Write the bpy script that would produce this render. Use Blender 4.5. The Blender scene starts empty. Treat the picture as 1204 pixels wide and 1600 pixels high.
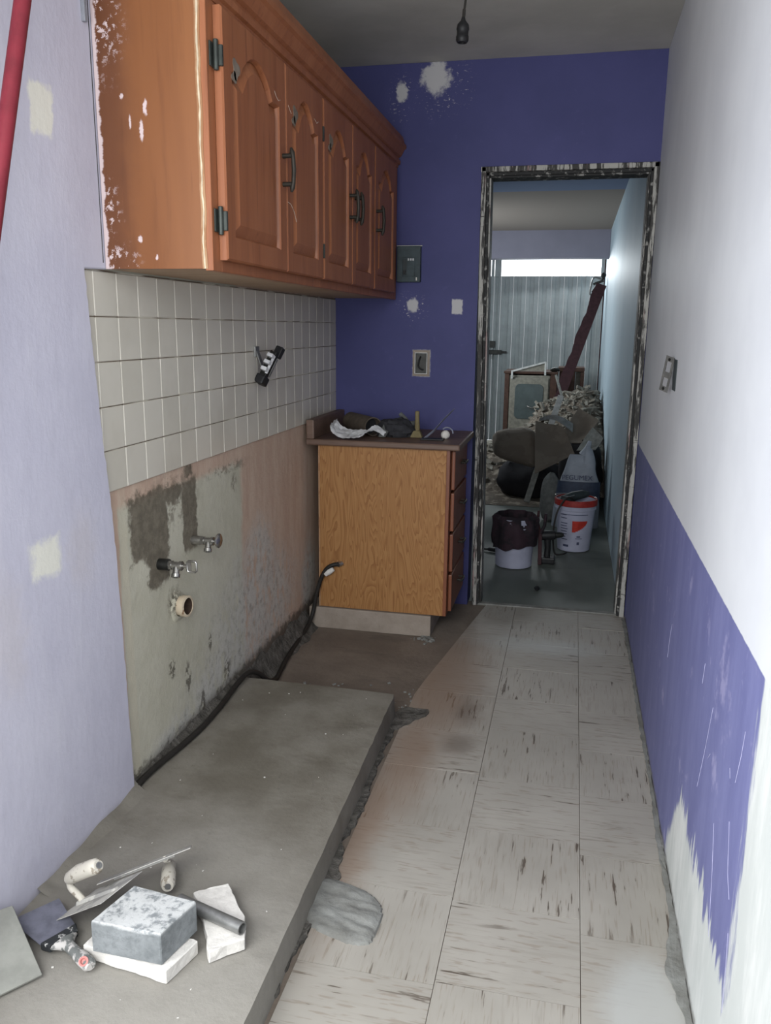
import bpy, bmesh, math, random
from mathutils import Vector, Matrix, noise as mnoise

S = bpy.context.scene
COL = S.collection
rng = random.Random(7)

# ------------------------------------------------------------------ camera
cam_d = bpy.data.cameras.new('camera')
cam = bpy.data.objects.new('camera', cam_d)
COL.objects.link(cam)
cam_d.sensor_fit = 'HORIZONTAL'
cam_d.sensor_width = 36.0
cam_d.lens = 1290.0 / 1204.0 * 36.0
cam_d.clip_start = 0.02
_r = Vector((0.97547564, 0.21983007, 0.01104573))
_u = Vector((-0.05868148, 0.21137083, 0.97564279))
_f = Vector((-0.21214088, 0.95236396, -0.21908705))
cam.matrix_world = Matrix(((_r.x, _u.x, -_f.x, 0.0), (_r.y, _u.y, -_f.y, 0.0), (_r.z, _u.z, -_f.z, 1.35), (0, 0, 0, 1)))
S.camera = cam

# ------------------------------------------------------------------ sky, lights, exposure
world = bpy.data.worlds.new('overcast_sky')
S.world = world
world.use_nodes = True
bg = world.node_tree.nodes['Background']
bg.inputs['Color'].default_value = (0.90, 0.95, 1.0, 1)
bg.inputs['Strength'].default_value = 1.0

def area(name, loc, target, sx, sy, power, col):
    d = bpy.data.lights.new(name, 'AREA')
    d.shape = 'RECTANGLE'; d.size = sx; d.size_y = sy; d.energy = power; d.color = col
    o = bpy.data.objects.new(name, d); COL.objects.link(o)
    o.location = loc
    o.rotation_euler = (Vector(target) - Vector(loc)).to_track_quat('-Z', 'Y').to_euler()
    return o

# daylight through the open bay on the left, just in front of the photographer, and through the open end behind
area('daylight_open_bay', (-1.22, 0.20, 1.15), (0.30, 1.15, 0.60), 1.4, 1.6, 52.0, (0.95, 0.98, 1.0))
area('daylight_open_end', (-0.40, -0.30, 1.70), (-0.35, 2.0, 0.75), 1.35, 1.4, 50.0, (0.96, 0.985, 1.0))
# daylight through the strip window over the far metal door
area('daylight_strip_window', (-0.36, 9.86, 2.03), (-0.2, 6.5, 0.2), 1.0, 0.16, 14.0, (0.90, 0.97, 1.0))
# lamp added to light the far door's front, through an assumed, unseen side opening
area('far_side_added_light', (-1.85, 7.6, 1.5), (0.0, 8.6, 1.0), 1.3, 1.1, 34.0, (0.88, 0.96, 1.0))

S.view_settings.view_transform = 'Standard'
S.view_settings.look = 'None'
S.view_settings.gamma = 1.0
S.view_settings.use_curve_mapping = False
S.view_settings.exposure = 0.0

# ------------------------------------------------------------------ material helpers
ALBEDO = 0.80     # real paints and dust reflect less than the phone's tone curve suggests
def lin(c):
    c = c / 255.0
    return c / 12.92 if c <= 0.04045 else ((c + 0.055) / 1.055) ** 2.4

def C(r, g, b):
    return (lin(r) * ALBEDO, lin(g) * ALBEDO, lin(b) * ALBEDO, 1.0)

class NT:
    """small helper around one material's node tree; coordinates are world metres"""
    def __init__(self, name):
        self.m = bpy.data.materials.new(name)
        self.m.use_nodes = True
        self.t = self.m.node_tree
        self.n = self.t.nodes
        self.bsdf = self.n['Principled BSDF']
        self.P = self.n.new('ShaderNodeNewGeometry').outputs['Position']
        self.warp = {}
    def link(self, a, b):
        self.t.links.new(a, b)
    def put(self, sock, v):
        if isinstance(v, bpy.types.NodeSocket):
            self.link(v, sock)
        else:
            sock.default_value = v
    def vm(self, op, a, b=None):
        x = self.n.new('ShaderNodeVectorMath'); x.operation = op
        self.put(x.inputs[0], a)
        if b is not None: self.put(x.inputs[1], b)
        return x.outputs['Value'] if op in ('LENGTH', 'DOT_PRODUCT') else x.outputs['Vector']
    def ma(self, op, a, b=0.0, clamp=False):
        x = self.n.new('ShaderNodeMath'); x.operation = op; x.use_clamp = clamp
        self.put(x.inputs[0], a); self.put(x.inputs[1], b)
        return x.outputs[0]
    def offset(self):
        oi = self.n.new('ShaderNodeObjectInfo').outputs['Random']
        return self.vm('ADD', self.P, self.vm('SCALE', (37.0, 19.0, 53.0)) if False else self.scaled(oi))
    def scaled(self, s):
        x = self.n.new('ShaderNodeCombineXYZ')
        for k, f in enumerate((37.0, 19.0, 53.0)):
            self.link(self.ma('MULTIPLY', s, f), x.inputs[k])
        return x.outputs[0]
    def noise(self, scale, detail=3.0, rough=0.6, vec=None, dist=0.0):
        x = self.n.new('ShaderNodeTexNoise')
        v = self.P if vec is None else vec
        if isinstance(scale, (tuple, list)):
            v = self.vm('MULTIPLY', v, scale); s = 1.0
        else:
            s = scale
        self.link(v, x.inputs['Vector'])
        x.inputs['Scale'].default_value = s
        x.inputs['Detail'].default_value = detail
        x.inputs['Roughness'].default_value = rough
        x.inputs['Distortion'].default_value = dist
        return x.outputs['Fac']
    def step(self, v, a, b):
        x = self.n.new('ShaderNodeMapRange'); x.interpolation_type = 'SMOOTHSTEP'
        self.put(x.inputs['Value'], v)
        x.inputs['From Min'].default_value = a; x.inputs['From Max'].default_value = b
        return x.outputs[0]
    def mix(self, f, a, b):
        x = self.n.new('ShaderNodeMix'); x.data_type = 'RGBA'
        self.put(x.inputs[0], f); self.put(x.inputs[6], a); self.put(x.inputs[7], b)
        return x.outputs[2]
    def xyz(self):
        x = self.n.new('ShaderNodeSeparateXYZ'); self.link(self.P, x.inputs[0])
        return x.outputs
    def warped(self, amp, scale):
        k = (amp, scale)
        if k not in self.warp:
            x = self.n.new('ShaderNodeTexNoise'); self.link(self.P, x.inputs['Vector'])
            if True:
                x.inputs['Scale'].default_value = scale; x.inputs['Detail'].default_value = 4.0
                x.inputs['Roughness'].default_value = 0.7
            d = self.vm('SUBTRACT', x.outputs['Color'], (0.5, 0.5, 0.5))
            self.warp[k] = self.vm('ADD', self.P, self.vm('MULTIPLY', d, (amp, amp, amp)))
        return self.warp[k]
    def blob(self, c, r, soft=0.25, amp=0.08, scale=14.0, box=False):
        """1 inside an ellipsoid (or box) of half-sizes r around c, with a ragged edge"""
        d = self.vm('DIVIDE', self.vm('SUBTRACT', self.warped(amp, scale), c), r)
        if box:
            a = self.n.new('ShaderNodeSeparateXYZ'); self.link(self.vm('ABSOLUTE', d), a.inputs[0])
            l = self.ma('MAXIMUM', self.ma('MAXIMUM', a.outputs[0], a.outputs[1]), a.outputs[2])
        else:
            l = self.vm('LENGTH', d)
        return self.step(l, 1.0 + soft, 1.0 - soft)
    def union(self, ms):
        o = ms[0]
        for m in ms[1:]:
            o = self.ma('MAXIMUM', o, m)
        return o
    def done(self, col, rough=0.8, bump=None, strength=0.3, dist=0.01, metal=0.0, spec=0.3):
        b = self.bsdf
        self.put(b.inputs['Base Color'], col)
        self.put(b.inputs['Roughness'], rough)
        b.inputs['Metallic'].default_value = metal
        b.inputs['Specular IOR Level'].default_value = spec
        if bump is not None:
            x = self.n.new('ShaderNodeBump')
            x.inputs['Strength'].default_value = strength
            x.inputs['Distance'].default_value = dist
            self.link(bump, x.inputs['Height'])
            self.link(x.outputs[0], b.inputs['Normal'])
        return self.m

def plain(name, col, rough=0.6, metal=0.0, var=0.12, scale=30.0, spec=0.3, bump=0.1):
    """one colour with a little worn variation"""
    t = NT(name)
    n = t.noise(scale, 4.0)
    d = (col[0] * (1 - var * 2), col[1] * (1 - var * 2), col[2] * (1 - var * 2), 1)
    l = (min(1, col[0] * (1 + var)), min(1, col[1] * (1 + var)), min(1, col[2] * (1 + var)), 1)
    return t.done(t.mix(t.step(n, 0.3, 0.7), d, l), rough, n, bump, 0.004, metal, spec)

def splashed(name, col, splash, thr=0.55, scale=40.0, rough=0.7, metal=0.0):
    t = NT(name)
    n = t.noise(scale, 5.0, 0.65)
    return t.done(t.mix(t.step(n, thr - 0.04, thr + 0.04), col, splash), rough, n, 0.25, 0.003, metal)

MAT = {}

# lavender plaster coat
t = NT('lavender_plaster')
n1 = t.noise(3.0, 4.0); n2 = t.noise(22.0, 5.0, 0.65); n3 = t.noise((14, 14, 4), 4.0)
c = t.mix(t.step(n1, 0.3, 0.7), C(202, 200, 216), C(212, 210, 224))
c = t.mix(t.ma('MULTIPLY', t.step(n3, 0.58, 0.75), 0.25), c, C(218, 217, 226))
c = t.mix(t.ma('MULTIPLY', t.step(n2, 0.70, 0.78), 0.35), c, C(168, 165, 186))
pt = t.union([t.blob((-1.118, 1.666, 1.786), (0.1, 0.036, 0.048), 0.18, 0.05, 22.0, True),
              t.blob((-1.118, 1.56, 0.838), (0.1, 0.05, 0.04), 0.3, 0.06, 20.0, True)])
pt2 = t.union([t.blob((-1.118, 1.70, 0.82), (0.1, 0.05, 0.09), 0.6, 0.12, 18.0),
               t.blob((-1.118, 1.42, 0.70), (0.1, 0.05, 0.12), 0.6, 0.12, 18.0)])
c = t.mix(t.ma('MULTIPLY', pt2, 0.6), c, C(208, 202, 208))
c = t.mix(t.ma('MULTIPLY', pt, 0.9), c, C(242, 240, 226))
z = t.xyz()[2]
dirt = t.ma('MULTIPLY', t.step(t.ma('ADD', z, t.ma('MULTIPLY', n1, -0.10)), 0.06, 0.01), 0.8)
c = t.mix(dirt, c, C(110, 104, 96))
h = t.ma('ADD', t.ma('MULTIPLY', n1, 0.6), t.ma('ADD', t.ma('MULTIPLY', n2, 0.25), t.ma('MULTIPLY', n3, 0.3)))
MAT['lavender'] = t.done(c, 0.75, h, 0.32, 0.015)

# bare wall below the tiles: olive render, salmon paint, scraped white, damp stains
t = NT('stained_render')
n1 = t.noise(4.0, 4.0); n2 = t.noise(35.0, 5.0, 0.7); n3 = t.noise((20, 20, 4), 5.0, 0.7)
c = t.mix(t.step(n1, 0.3, 0.7), C(198, 194, 174), C(211, 207, 189))
sal = t.union([t.blob((-1.137, 3.6, 0.7), (0.2, 0.88, 1.5), 0.02, 0.06, 9.0, True),
               t.blob((-1.137, 2.3, 0.955), (0.2, 1.0, 0.078), 0.2, 0.05, 10.0, True),
               t.blob((-1.137, 1.80, 0.5), (0.2, 0.092, 1.0), 0.06, 0.03, 8.0, True)])
salc = t.mix(t.step(n3, 0.35, 0.7), C(202, 174, 154), C(216, 192, 172))
c = t.mix(sal, c, salc)
# scraped grey-white zone low on the wall
scr = t.union([t.blob((-1.137, 2.85, 0.26), (0.2, 0.42, 0.24), 0.5, 0.25, 7.0),
               t.blob((-1.137, 2.55, 0.14), (0.2, 0.3, 0.16), 0.5, 0.2, 7.0),
               t.blob((-1.137, 2.9, 0.45), (0.2, 0.16, 0.16), 0.5, 0.2, 9.0),
               t.blob((-1.137, 3.5, 0.22), (0.2, 0.1, 0.16), 0.5, 0.15, 9.0),
               t.blob((-1.137, 2.2, 0.09), (0.2, 0.2, 0.07), 0.5, 0.12, 9.0)])
scr = t.ma('MULTIPLY', scr, t.step(t.noise((22, 22, 10), 5.0, 0.75), 0.36, 0.52))
c = t.mix(t.ma('MULTIPLY', scr, 0.85), c, t.mix(t.step(n2, 0.30, 0.55), C(160, 157, 150), C(208, 206, 199)))
# damp dark stains round the valves
st = t.union([t.blob((-1.137, 2.05, 0.80), (0.2, 0.10, 0.095), 0.12, 0.10, 18.0, True),
              t.blob((-1.137, 2.10, 0.70), (0.2, 0.065, 0.09), 0.12, 0.08, 22.0, True),
              t.blob((-1.137, 2.16, 0.862), (0.2, 0.12, 0.030), 0.25, 0.08, 22.0),
              t.blob((-1.137, 2.145, 0.79), (0.2, 0.02, 0.10), 0.25, 0.04, 22.0),
              t.blob((-1.137, 2.31, 0.775), (0.2, 0.048, 0.112), 0.10, 0.05, 22.0, True),
              t.blob((-1.137, 2.31, 0.912), (0.2, 0.03, 0.022), 0.4, 0.06, 30.0)])
st2 = t.union([t.blob((-1.137, 2.60, 0.872), (0.2, 0.16, 0.018), 0.5, 0.08, 26.0),
               t.blob((-1.137, 2.66, 0.81), (0.2, 0.025, 0.03), 0.5, 0.05, 26.0),
               t.blob((-1.137, 2.2, 0.84), (0.2, 0.16, 0.07), 0.5, 0.10, 20.0)])
st2 = t.ma('MULTIPLY', st2, t.step(t.noise(34.0, 4.0, 0.7), 0.44, 0.54))
st = t.ma('MAXIMUM', st, t.ma('MULTIPLY', st2, 0.7))
c = t.mix(t.ma('MULTIPLY', st, 0.9), c, t.mix(t.step(n2, 0.35, 0.7), C(94, 85, 72), C(124, 115, 100)))
cr = t.blob((-1.137, 1.918, 0.45), (0.2, 0.018, 0.42), 0.25, 0.02, 8.0, True)
c = t.mix(t.ma('MULTIPLY', cr, 0.6), c, C(214, 206, 184))
# chips
ch = t.union([t.blob((-1.137, 2.25, 0.252), (0.2, 0.018, 0.05), 0.4, 0.04, 40.0),
              t.blob((-1.137, 2.15, 0.325), (0.2, 0.02, 0.03), 0.4, 0.04, 40.0),
              t.blob((-1.137, 2.42, 0.31), (0.2, 0.012, 0.03), 0.4, 0.03, 40.0),
              t.blob((-1.137, 2.35, 0.13), (0.2, 0.014, 0.04), 0.4, 0.04, 40.0),
              t.blob((-1.137, 2.55, 0.16), (0.2, 0.03, 0.035), 0.5, 0.05, 40.0),
              t.blob((-1.137, 2.18, 0.53), (0.2, 0.035, 0.04), 0.5, 0.05, 40.0)])
c = t.mix(t.ma('MULTIPLY', t.ma('MULTIPLY', ch, t.step(t.noise(70.0, 3.0), 0.42, 0.52)), 0.8), c, C(80, 73, 64))
z = t.xyz()[2]
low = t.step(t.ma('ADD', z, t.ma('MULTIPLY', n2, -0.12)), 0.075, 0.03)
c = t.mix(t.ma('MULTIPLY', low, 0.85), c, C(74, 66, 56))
MAT['render'] = t.done(c, 0.85, t.ma('ADD', n1, t.ma('MULTIPLY', n2, 0.5)), 0.45, 0.012)

# ivory wall tile
t = NT('ivory_tile')
oi = t.n.new('ShaderNodeObjectInfo').outputs['Random']
n1 = t.noise(6.0, 3.0)
c = t.mix(oi, C(215, 209, 195), C(224, 218, 205))
c = t.mix(t.ma('MULTIPLY', t.step(n1, 0.45, 0.75), 0.35), c, C(194, 187, 172))
MAT['tile'] = t.done(c, 0.28, t.noise(9.0, 2.0), 0.06, 0.004, 0.0, 0.5)
t = NT('tile_grout')
rowf = t.ma('ABSOLUTE', t.ma('SUBTRACT', t.ma('FRACT', t.ma('ADD', t.ma('DIVIDE', t.ma('SUBTRACT', t.xyz()[2], 0.930), 0.1088), 0.5)), 0.5))
dk = t.ma('MULTIPLY', t.step(rowf, 0.05, 0.03), t.step(t.noise((1, 5, 5), 2.0), 0.38, 0.5))
MAT['grout'] = t.done(t.mix(dk, C(216, 210, 194), C(112, 98, 84)), 0.9)

# purple back wall with filler patches
t = NT('purple_paint')
n1 = t.noise(3.0, 4.0); n2 = t.noise(24.0, 5.0, 0.65)
c = t.mix(t.step(n1, 0.3, 0.7), C(66, 68, 118), C(73, 74, 126))
c = t.mix(t.ma('MULTIPLY', t.step(n2, 0.62, 0.75), 0.3), c, C(92, 90, 142))
pf = t.union([t.blob((-0.668, 3.93, 2.425), (0.055, 0.2, 0.062), 0.25, 0.10, 20.0),
              t.blob((-0.822, 3.93, 2.374), (0.024, 0.2, 0.042), 0.25, 0.06, 26.0),
              t.blob((-0.754, 3.93, 1.449), (0.025, 0.2, 0.03), 0.25, 0.05, 30.0),
              t.blob((-0.545, 3.93, 1.443), (0.025, 0.2, 0.032), 0.12, 0.02, 30.0, True),
              t.blob((-0.709, 3.93, 1.182), (0.042, 0.2, 0.062), 0.08, 0.015, 30.0, True)])
sp = t.union([t.blob((-0.63, 3.93, 2.39), (0.10, 0.2, 0.10), 0.7, 0.1, 12.0),
              t.blob((-0.755, 3.93, 1.43), (0.06, 0.2, 0.06), 0.7, 0.05, 12.0),
              t.blob((-0.82, 3.93, 2.35), (0.05, 0.2, 0.08), 0.7, 0.05, 12.0)])
sp = t.ma('MULTIPLY', sp, t.step(t.noise((60.0, 60.0, 120.0), 3.0, 0.7), 0.62, 0.66))
pf = t.ma('MAXIMUM', pf, sp)
c = t.mix(pf, c, C(196, 194, 196))
MAT['purple'] = t.done(c, 0.6, t.ma('ADD', n1, t.ma('MULTIPLY', n2, 0.3)), 0.25, 0.008)

# right wall: white above, worn purple dado below, scraped white towards the camera
t = NT('white_over_purple')
X, Y, Z = t.xyz()
n1 = t.noise(2.5, 4.0); n2 = t.noise(30.0, 5.0, 0.65); n3 = t.noise((12, 12, 3), 5.0, 0.7)
white = t.mix(t.step(n1, 0.3, 0.7), C(214, 216, 222), C(224, 226, 231))
pur = t.mix(t.step(n3, 0.3, 0.75), C(110, 113, 160), C(125, 128, 174))
surface_mark = t.noise((70, 8, 8), 4.0, 0.7)  # pale scuffs in the purple
pur = t.mix(t.ma('MULTIPLY', t.step(surface_mark, 0.60, 0.72), 0.5), pur, C(176, 172, 208))
streak = t.noise((9, 30, 4), 5.0, 0.65)
wob = t.ma('MULTIPLY', t.ma('SUBTRACT', streak, 0.5), 0.30)
# near edge of the purple
near = t.step(t.ma('ADD', Y, t.ma('MULTIPLY', wob, 0.45)), 1.28, 1.25)
# low scraped area: everything under a rising ragged line between y=1.25 and y=2.0
line = t.ma('ADD', t.ma('MULTIPLY', t.step(Y, 2.12, 1.85), 0.26), wob)
low = t.ma('MULTIPLY', t.step(t.ma('SUBTRACT', Z, line), 0.02, -0.01), t.step(Y, 2.1, 2.0))
scr = t.ma('MAXIMUM', near, low)
scrc = t.mix(t.step(n3, 0.4, 0.7), C(206, 210, 208), C(226, 228, 226))
pur = t.mix(scr, pur, scrc)
edge = t.step(t.ma('ADD', Z, t.ma('MULTIPLY', n2, 0.006)), 0.840, 0.843)
c = t.mix(edge, pur, white)
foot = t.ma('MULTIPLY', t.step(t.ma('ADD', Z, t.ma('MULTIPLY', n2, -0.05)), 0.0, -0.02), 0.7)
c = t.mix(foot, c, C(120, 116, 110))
MAT['right_wall'] = t.done(c, 0.6, t.ma('ADD', n1, t.ma('MULTIPLY', n2, 0.25)), 0.2, 0.008)

# ceiling, mottled dull grey
t = NT('dull_ceiling')
n1 = t.noise(1.6, 5.0); n2 = t.noise(18.0, 4.0)
c = t.mix(t.step(n1, 0.3, 0.7), C(186, 183, 176), C(208, 205, 198))
c = t.mix(t.ma('MULTIPLY', t.step(n2, 0.66, 0.72), 0.4), c, C(190, 188, 182))
MAT['ceiling'] = t.done(c, 0.9, n2, 0.2, 0.006)

# vinyl floor tiles, printed grain along or across
def vinyl(name, along):
    t = NT(name)
    p = t.offset()
    a, b = (85.0, 7.0) if along else (7.0, 85.0)
    g = t.noise((a, b, 1), 3.0, 0.6, p)
    g2 = t.noise((a * 2.6, b * 1.5, 1), 2.0, 0.5, p)
    n1 = t.noise(2.2, 4.0); n2 = t.noise(55.0, 4.0)
    c = t.mix(t.step(n1, 0.3, 0.7), C(160, 155, 146), C(176, 171, 162))
    big = t.step(t.noise(5.0, 2.0, 0.5, p), 0.42, 0.62)
    c = t.mix(t.ma('MULTIPLY', t.step(g, 0.50, 0.66), 0.30), c, C(144, 137, 126))
    c = t.mix(t.ma('MULTIPLY', t.step(g2, 0.58, 0.68), 0.40), c, C(130, 114, 98))
    c = t.mix(t.ma('MULTIPLY', t.ma('MULTIPLY', t.step(g, 0.625, 0.655), big), 0.9), c, C(82, 70, 60))
    # ground-in dirt and cement dust, fixed on the floor
    br = t.union([t.blob((-0.42, 3.0, 0), (0.14, 0.55, 0.5), 0.7, 0.12, 6.0),
                  t.blob((-0.45, 2.4, 0), (0.09, 0.35, 0.5), 0.8, 0.12, 6.0),
                  t.blob((-0.50, 2.0, 0), (0.06, 0.4, 0.5), 0.8, 0.10, 6.0)])
    c = t.mix(t.ma('MULTIPLY', br, 0.6), c, C(132, 102, 80))
    sm = t.union([t.blob((-0.30, 2.75, 0), (0.04, 0.10, 0.5), 0.8, 0.08, 12.0),
                  t.blob((-0.30, 2.5, 0), (0.05, 0.06, 0.5), 0.8, 0.08, 12.0)])
    c = t.mix(t.ma('MULTIPLY', sm, 0.5), c, C(90, 76, 66))
    du = t.union([t.blob((-0.05, 3.45, 0), (0.2, 0.08, 0.5), 0.8, 0.2, 10.0),
                  t.blob((0.22, 1.5, 0), (0.085, 0.14, 0.5), 0.4, 0.08, 9.0),
                  t.blob((0.20, 1.25, 0), (0.11, 0.2, 0.5), 0.4, 0.08, 9.0)])
    c = t.mix(t.ma('MULTIPLY', du, 0.8), c, C(186, 187, 184))
    c = t.mix(t.step(t.noise(26.0, 3.0), 0.76, 0.80), c, C(205, 202, 196))
    return t.done(c, 0.55, g, 0.08, 0.002, 0.0, 0.35)
MAT['vinyl_along'] = vinyl('vinyl_grain_along', True)
MAT['vinyl_across'] = vinyl('vinyl_grain_across', False)

def cement(name, a, b, dark, speck, scale=5.0):
    t = NT(name)
    n1 = t.noise(scale, 5.0, 0.6); n2 = t.noise(45.0, 5.0, 0.7); n3 = t.noise((3, 9, 3), 4.0)
    c = t.mix(t.step(n1, 0.3, 0.7), a, b)
    c = t.mix(t.ma('MULTIPLY', t.step(n3, 0.55, 0.75), 0.5), c, dark)
    c = t.mix(t.ma('MULTIPLY', t.step(n2, 0.60, 0.72), 0.35), c, dark)
    c = t.mix(t.step(t.noise(70.0, 2.0), 0.78, 0.82), c, speck)
    return t, c, t.ma('ADD', n1, t.ma('MULTIPLY', n2, 0.5))
t, c, h = cement('platform_concrete', C(110, 104, 93), C(136, 131, 121), C(88, 82, 71), C(205, 204, 198))
du = t.blob((-0.75, 1.2, 0.08), (0.35, 0.5, 0.5), 0.7, 0.2, 6.0)
c = t.mix(t.ma('MULTIPLY', du, 0.5), c, C(164, 161, 155))
MAT['platform'] = t.done(c, 0.9, h, 0.4, 0.01)
t, c, h = cement('bare_floor', C(112, 101, 91), C(130, 118, 107), C(88, 81, 74), C(190, 186, 178))
MAT['bare_floor'] = t.done(c, 0.92, h, 0.5, 0.01)
t, c, h = cement('green_grey_floor', C(98, 104, 99), C(112, 117, 111), C(80, 84, 79), C(170, 170, 165), 2.0)
MAT['far_floor'] = t.done(c, 0.55, h, 0.15, 0.006)
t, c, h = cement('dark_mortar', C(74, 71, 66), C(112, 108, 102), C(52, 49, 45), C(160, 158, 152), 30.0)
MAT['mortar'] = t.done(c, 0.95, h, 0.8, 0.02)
t, c, h = cement('fresh_cement', C(120, 119, 114), C(148, 149, 145), C(98, 96, 90), C(200, 200, 196), 12.0)
MAT['cement'] = t.done(c, 0.85, h, 0.5, 0.012)
t, c, h = cement('plinth_mortar', C(150, 138, 126), C(166, 154, 142), C(112, 102, 92), C(190, 186, 178), 12.0)
MAT['plinth'] = t.done(c, 0.9, h, 0.4, 0.01)

# woods
def wood(name, a, b, streak, scale=(60, 60, 4), rough=0.45, extra=None):
    t = NT(name)
    p = t.offset()
    g = t.noise(scale, 4.0, 0.6, p, 0.4)
    g2 = t.noise(tuple(s * 0.22 for s in scale), 3.0, 0.6, p, 0.6)
    c = t.mix(t.step(g2, 0.3, 0.7), a, b)
    c = t.mix(t.ma('MULTIPLY', t.step(g, 0.5, 0.72), 0.55), c, streak)
    if extra: c = extra(t, c)
    return t.done(c, rough, g, 0.08, 0.002, 0.0, 0.4)
MAT['red_wood'] = wood('varnished_red_wood', C(148, 89, 56), C(164, 103, 68), C(120, 69, 43))
def cab_side(t, c):
    e = t.blob((-1.12, 1.875, 2.0), (0.085, 0.2, 0.9), 0.5, 0.07, 7.0, True)
    c = t.mix(t.ma('MULTIPLY', e, 0.7), c, C(98, 58, 38))
    f = t.ma('MULTIPLY', t.union([t.blob((-1.10, 1.875, 2.05), (0.05, 0.2, 0.12), 0.7, 0.08, 18.0),
                                  t.blob((-1.09, 1.875, 1.495), (0.05, 0.2, 0.035), 0.7, 0.06, 18.0),
                                  t.blob((-1.10, 1.875, 1.62), (0.03, 0.2, 0.05), 0.7, 0.06, 18.0)]),
             t.step(t.noise(70.0, 4.0, 0.75), 0.56, 0.60))
    X = t.xyz()[0]
    rim = t.step(t.ma('ADD', X, t.ma('MULTIPLY', t.ma('SUBTRACT', t.noise((1, 1, 24), 4.0, 0.7), 0.5), -0.035)), -1.104, -1.109)
    g = t.union([t.blob((-0.992, 1.875, 1.835), (0.0045, 0.2, 0.016), 0.3, 0.016, 60.0),
                 t.blob((-1.004, 1.875, 1.785), (0.005, 0.2, 0.022), 0.3, 0.016, 60.0),
                 t.blob((-1.032, 1.875, 1.805), (0.0028, 0.2, 0.014), 0.3, 0.01, 60.0),
                 t.blob((-1.02, 1.875, 1.545), (0.006, 0.2, 0.008), 0.3, 0.016, 60.0),
                 t.blob((-1.05, 1.875, 1.86), (0.004, 0.2, 0.006), 0.3, 0.016, 60.0),
                 t.blob((-0.98, 1.875, 1.505), (0.003, 0.2, 0.006), 0.3, 0.012, 60.0)])
    return t.mix(t.ma('MAXIMUM', t.ma('MAXIMUM', f, rim), g), c, C(214, 194, 194))
MAT['cab_side'] = wood('varnished_plywood_side', C(128, 78, 42), C(142, 90, 51), C(108, 63, 33), (34, 34, 2.5), 0.4, cab_side)
MAT['raw_edge'] = splashed('worn_pale_edge', C(160, 118, 84), C(176, 138, 104), 0.47, 9.0)
MAT['worn_line'] = plain('chipped_cream_edge', C(214, 196, 168), 0.8)
MAT['pale_ply'] = wood('pale_underside', C(172, 142, 112), C(186, 156, 126), C(146, 116, 90), (6, 60, 60), 0.6)
t = NT('figured_plywood')
p = t.noise((9, 9, 1.3), 3.0, 0.6, None, 0.5)
w = t.ma('FRACT', t.ma('MULTIPLY', p, 24.0))
g = t.noise((120, 120, 6), 3.0)
c = t.mix(t.step(w, 0.15, 0.85), C(170, 124, 76), C(157, 110, 64))
c = t.mix(t.ma('MULTIPLY', t.ma('MULTIPLY', t.step(w, 0.7, 0.97), t.step(w, 1.0, 0.97)), 0.5), c, C(132, 86, 46))
c = t.mix(t.ma('MULTIPLY', t.step(g, 0.5, 0.75), 0.35), c, C(148, 102, 60))
MAT['figured_ply'] = t.done(c, 0.55, g, 0.06, 0.002)
MAT['drawer_wood'] = wood('drawer_wood', C(118, 68, 46), C(134, 80, 54), C(92, 52, 36))
MAT['counter'] = wood('brown_laminate', C(104, 82, 70), C(122, 98, 84), C(84, 66, 56), (8, 60, 60), 0.5)
MAT['bronze'] = plain('aged_bronze', C(62, 58, 52), 0.5, 0.4)
MAT['hinge'] = plain('dark_hinge_metal', C(70, 74, 70), 0.45, 0.5)
MAT['surface_mark'] = plain('flat_grey_patch', C(128, 116, 104), 0.85)  # small flat grey patches at the door panel shoulders
MAT['scratch_pale'] = plain('pale_lavender_scratch', C(178, 176, 205), 0.85)
MAT['scratch'] = plain('pale_scratch', C(205, 186, 170), 0.85)

# peeling door frame: white, pink and black along the grain
t = NT('peeling_frame_paint')
n1 = t.noise((55, 55, 5), 5.0, 0.7); n2 = t.noise((30, 30, 3), 4.0, 0.7); n3 = t.noise((8, 60, 60), 5.0, 0.7)
c = t.mix(t.step(n1, 0.47, 0.53), C(58, 56, 54), C(178, 176, 170))
c = t.mix(t.ma('MULTIPLY', t.step(n2, 0.60, 0.66), 0.7), c, C(168, 138, 136))
c = t.mix(t.step(n3, 0.60, 0.64), c, C(54, 52, 50))
MAT['frame'] = t.done(c, 0.6, n1, 0.5, 0.004)
MAT['frame_dark'] = splashed('chipped_black_frame', C(46, 46, 46), C(150, 148, 144), 0.60, 36.0)

# far room
t = NT('pale_teal_wall')
n1 = t.noise(1.5, 4.0); n2 = t.noise((9, 9, 1.2), 4.0)
c = t.mix(t.step(n1, 0.3, 0.7), C(172, 192, 204), C(186, 203, 213))
c = t.mix(t.ma('MULTIPLY', t.step(n2, 0.6, 0.75), 0.4), c, C(206, 212, 214))
MAT['teal_wall'] = t.done(c, 0.55, n2, 0.12, 0.01, 0.0, 0.5)
t = NT('far_ceiling_paint')
Y = t.xyz()[1]
MAT['far_ceiling'] = t.done(t.mix(t.step(Y, 6.48, 6.52), C(134, 148, 178), C(160, 149, 140)), 0.85, t.noise(8.0), 0.1)
MAT['far_beam'] = plain('lavender_beam', C(150, 148, 164), 0.8, 0.0, 0.03, 3.0)
MAT['door_panel'] = plain('white_door_sheet', C(172, 178, 178), 0.6, 0.0, 0.06, 6.0)
MAT['dark_metal'] = plain('dark_metal', C(62, 62, 60), 0.45, 0.7)
t = NT('bright_frosted_pane')
t.bsdf.inputs['Emission Color'].default_value = (0.95, 0.98, 1.0, 1)
t.bsdf.inputs['Emission Strength'].default_value = 3.0
MAT['pane'] = t.done((0.8, 0.85, 0.85, 1), 0.4)

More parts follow.
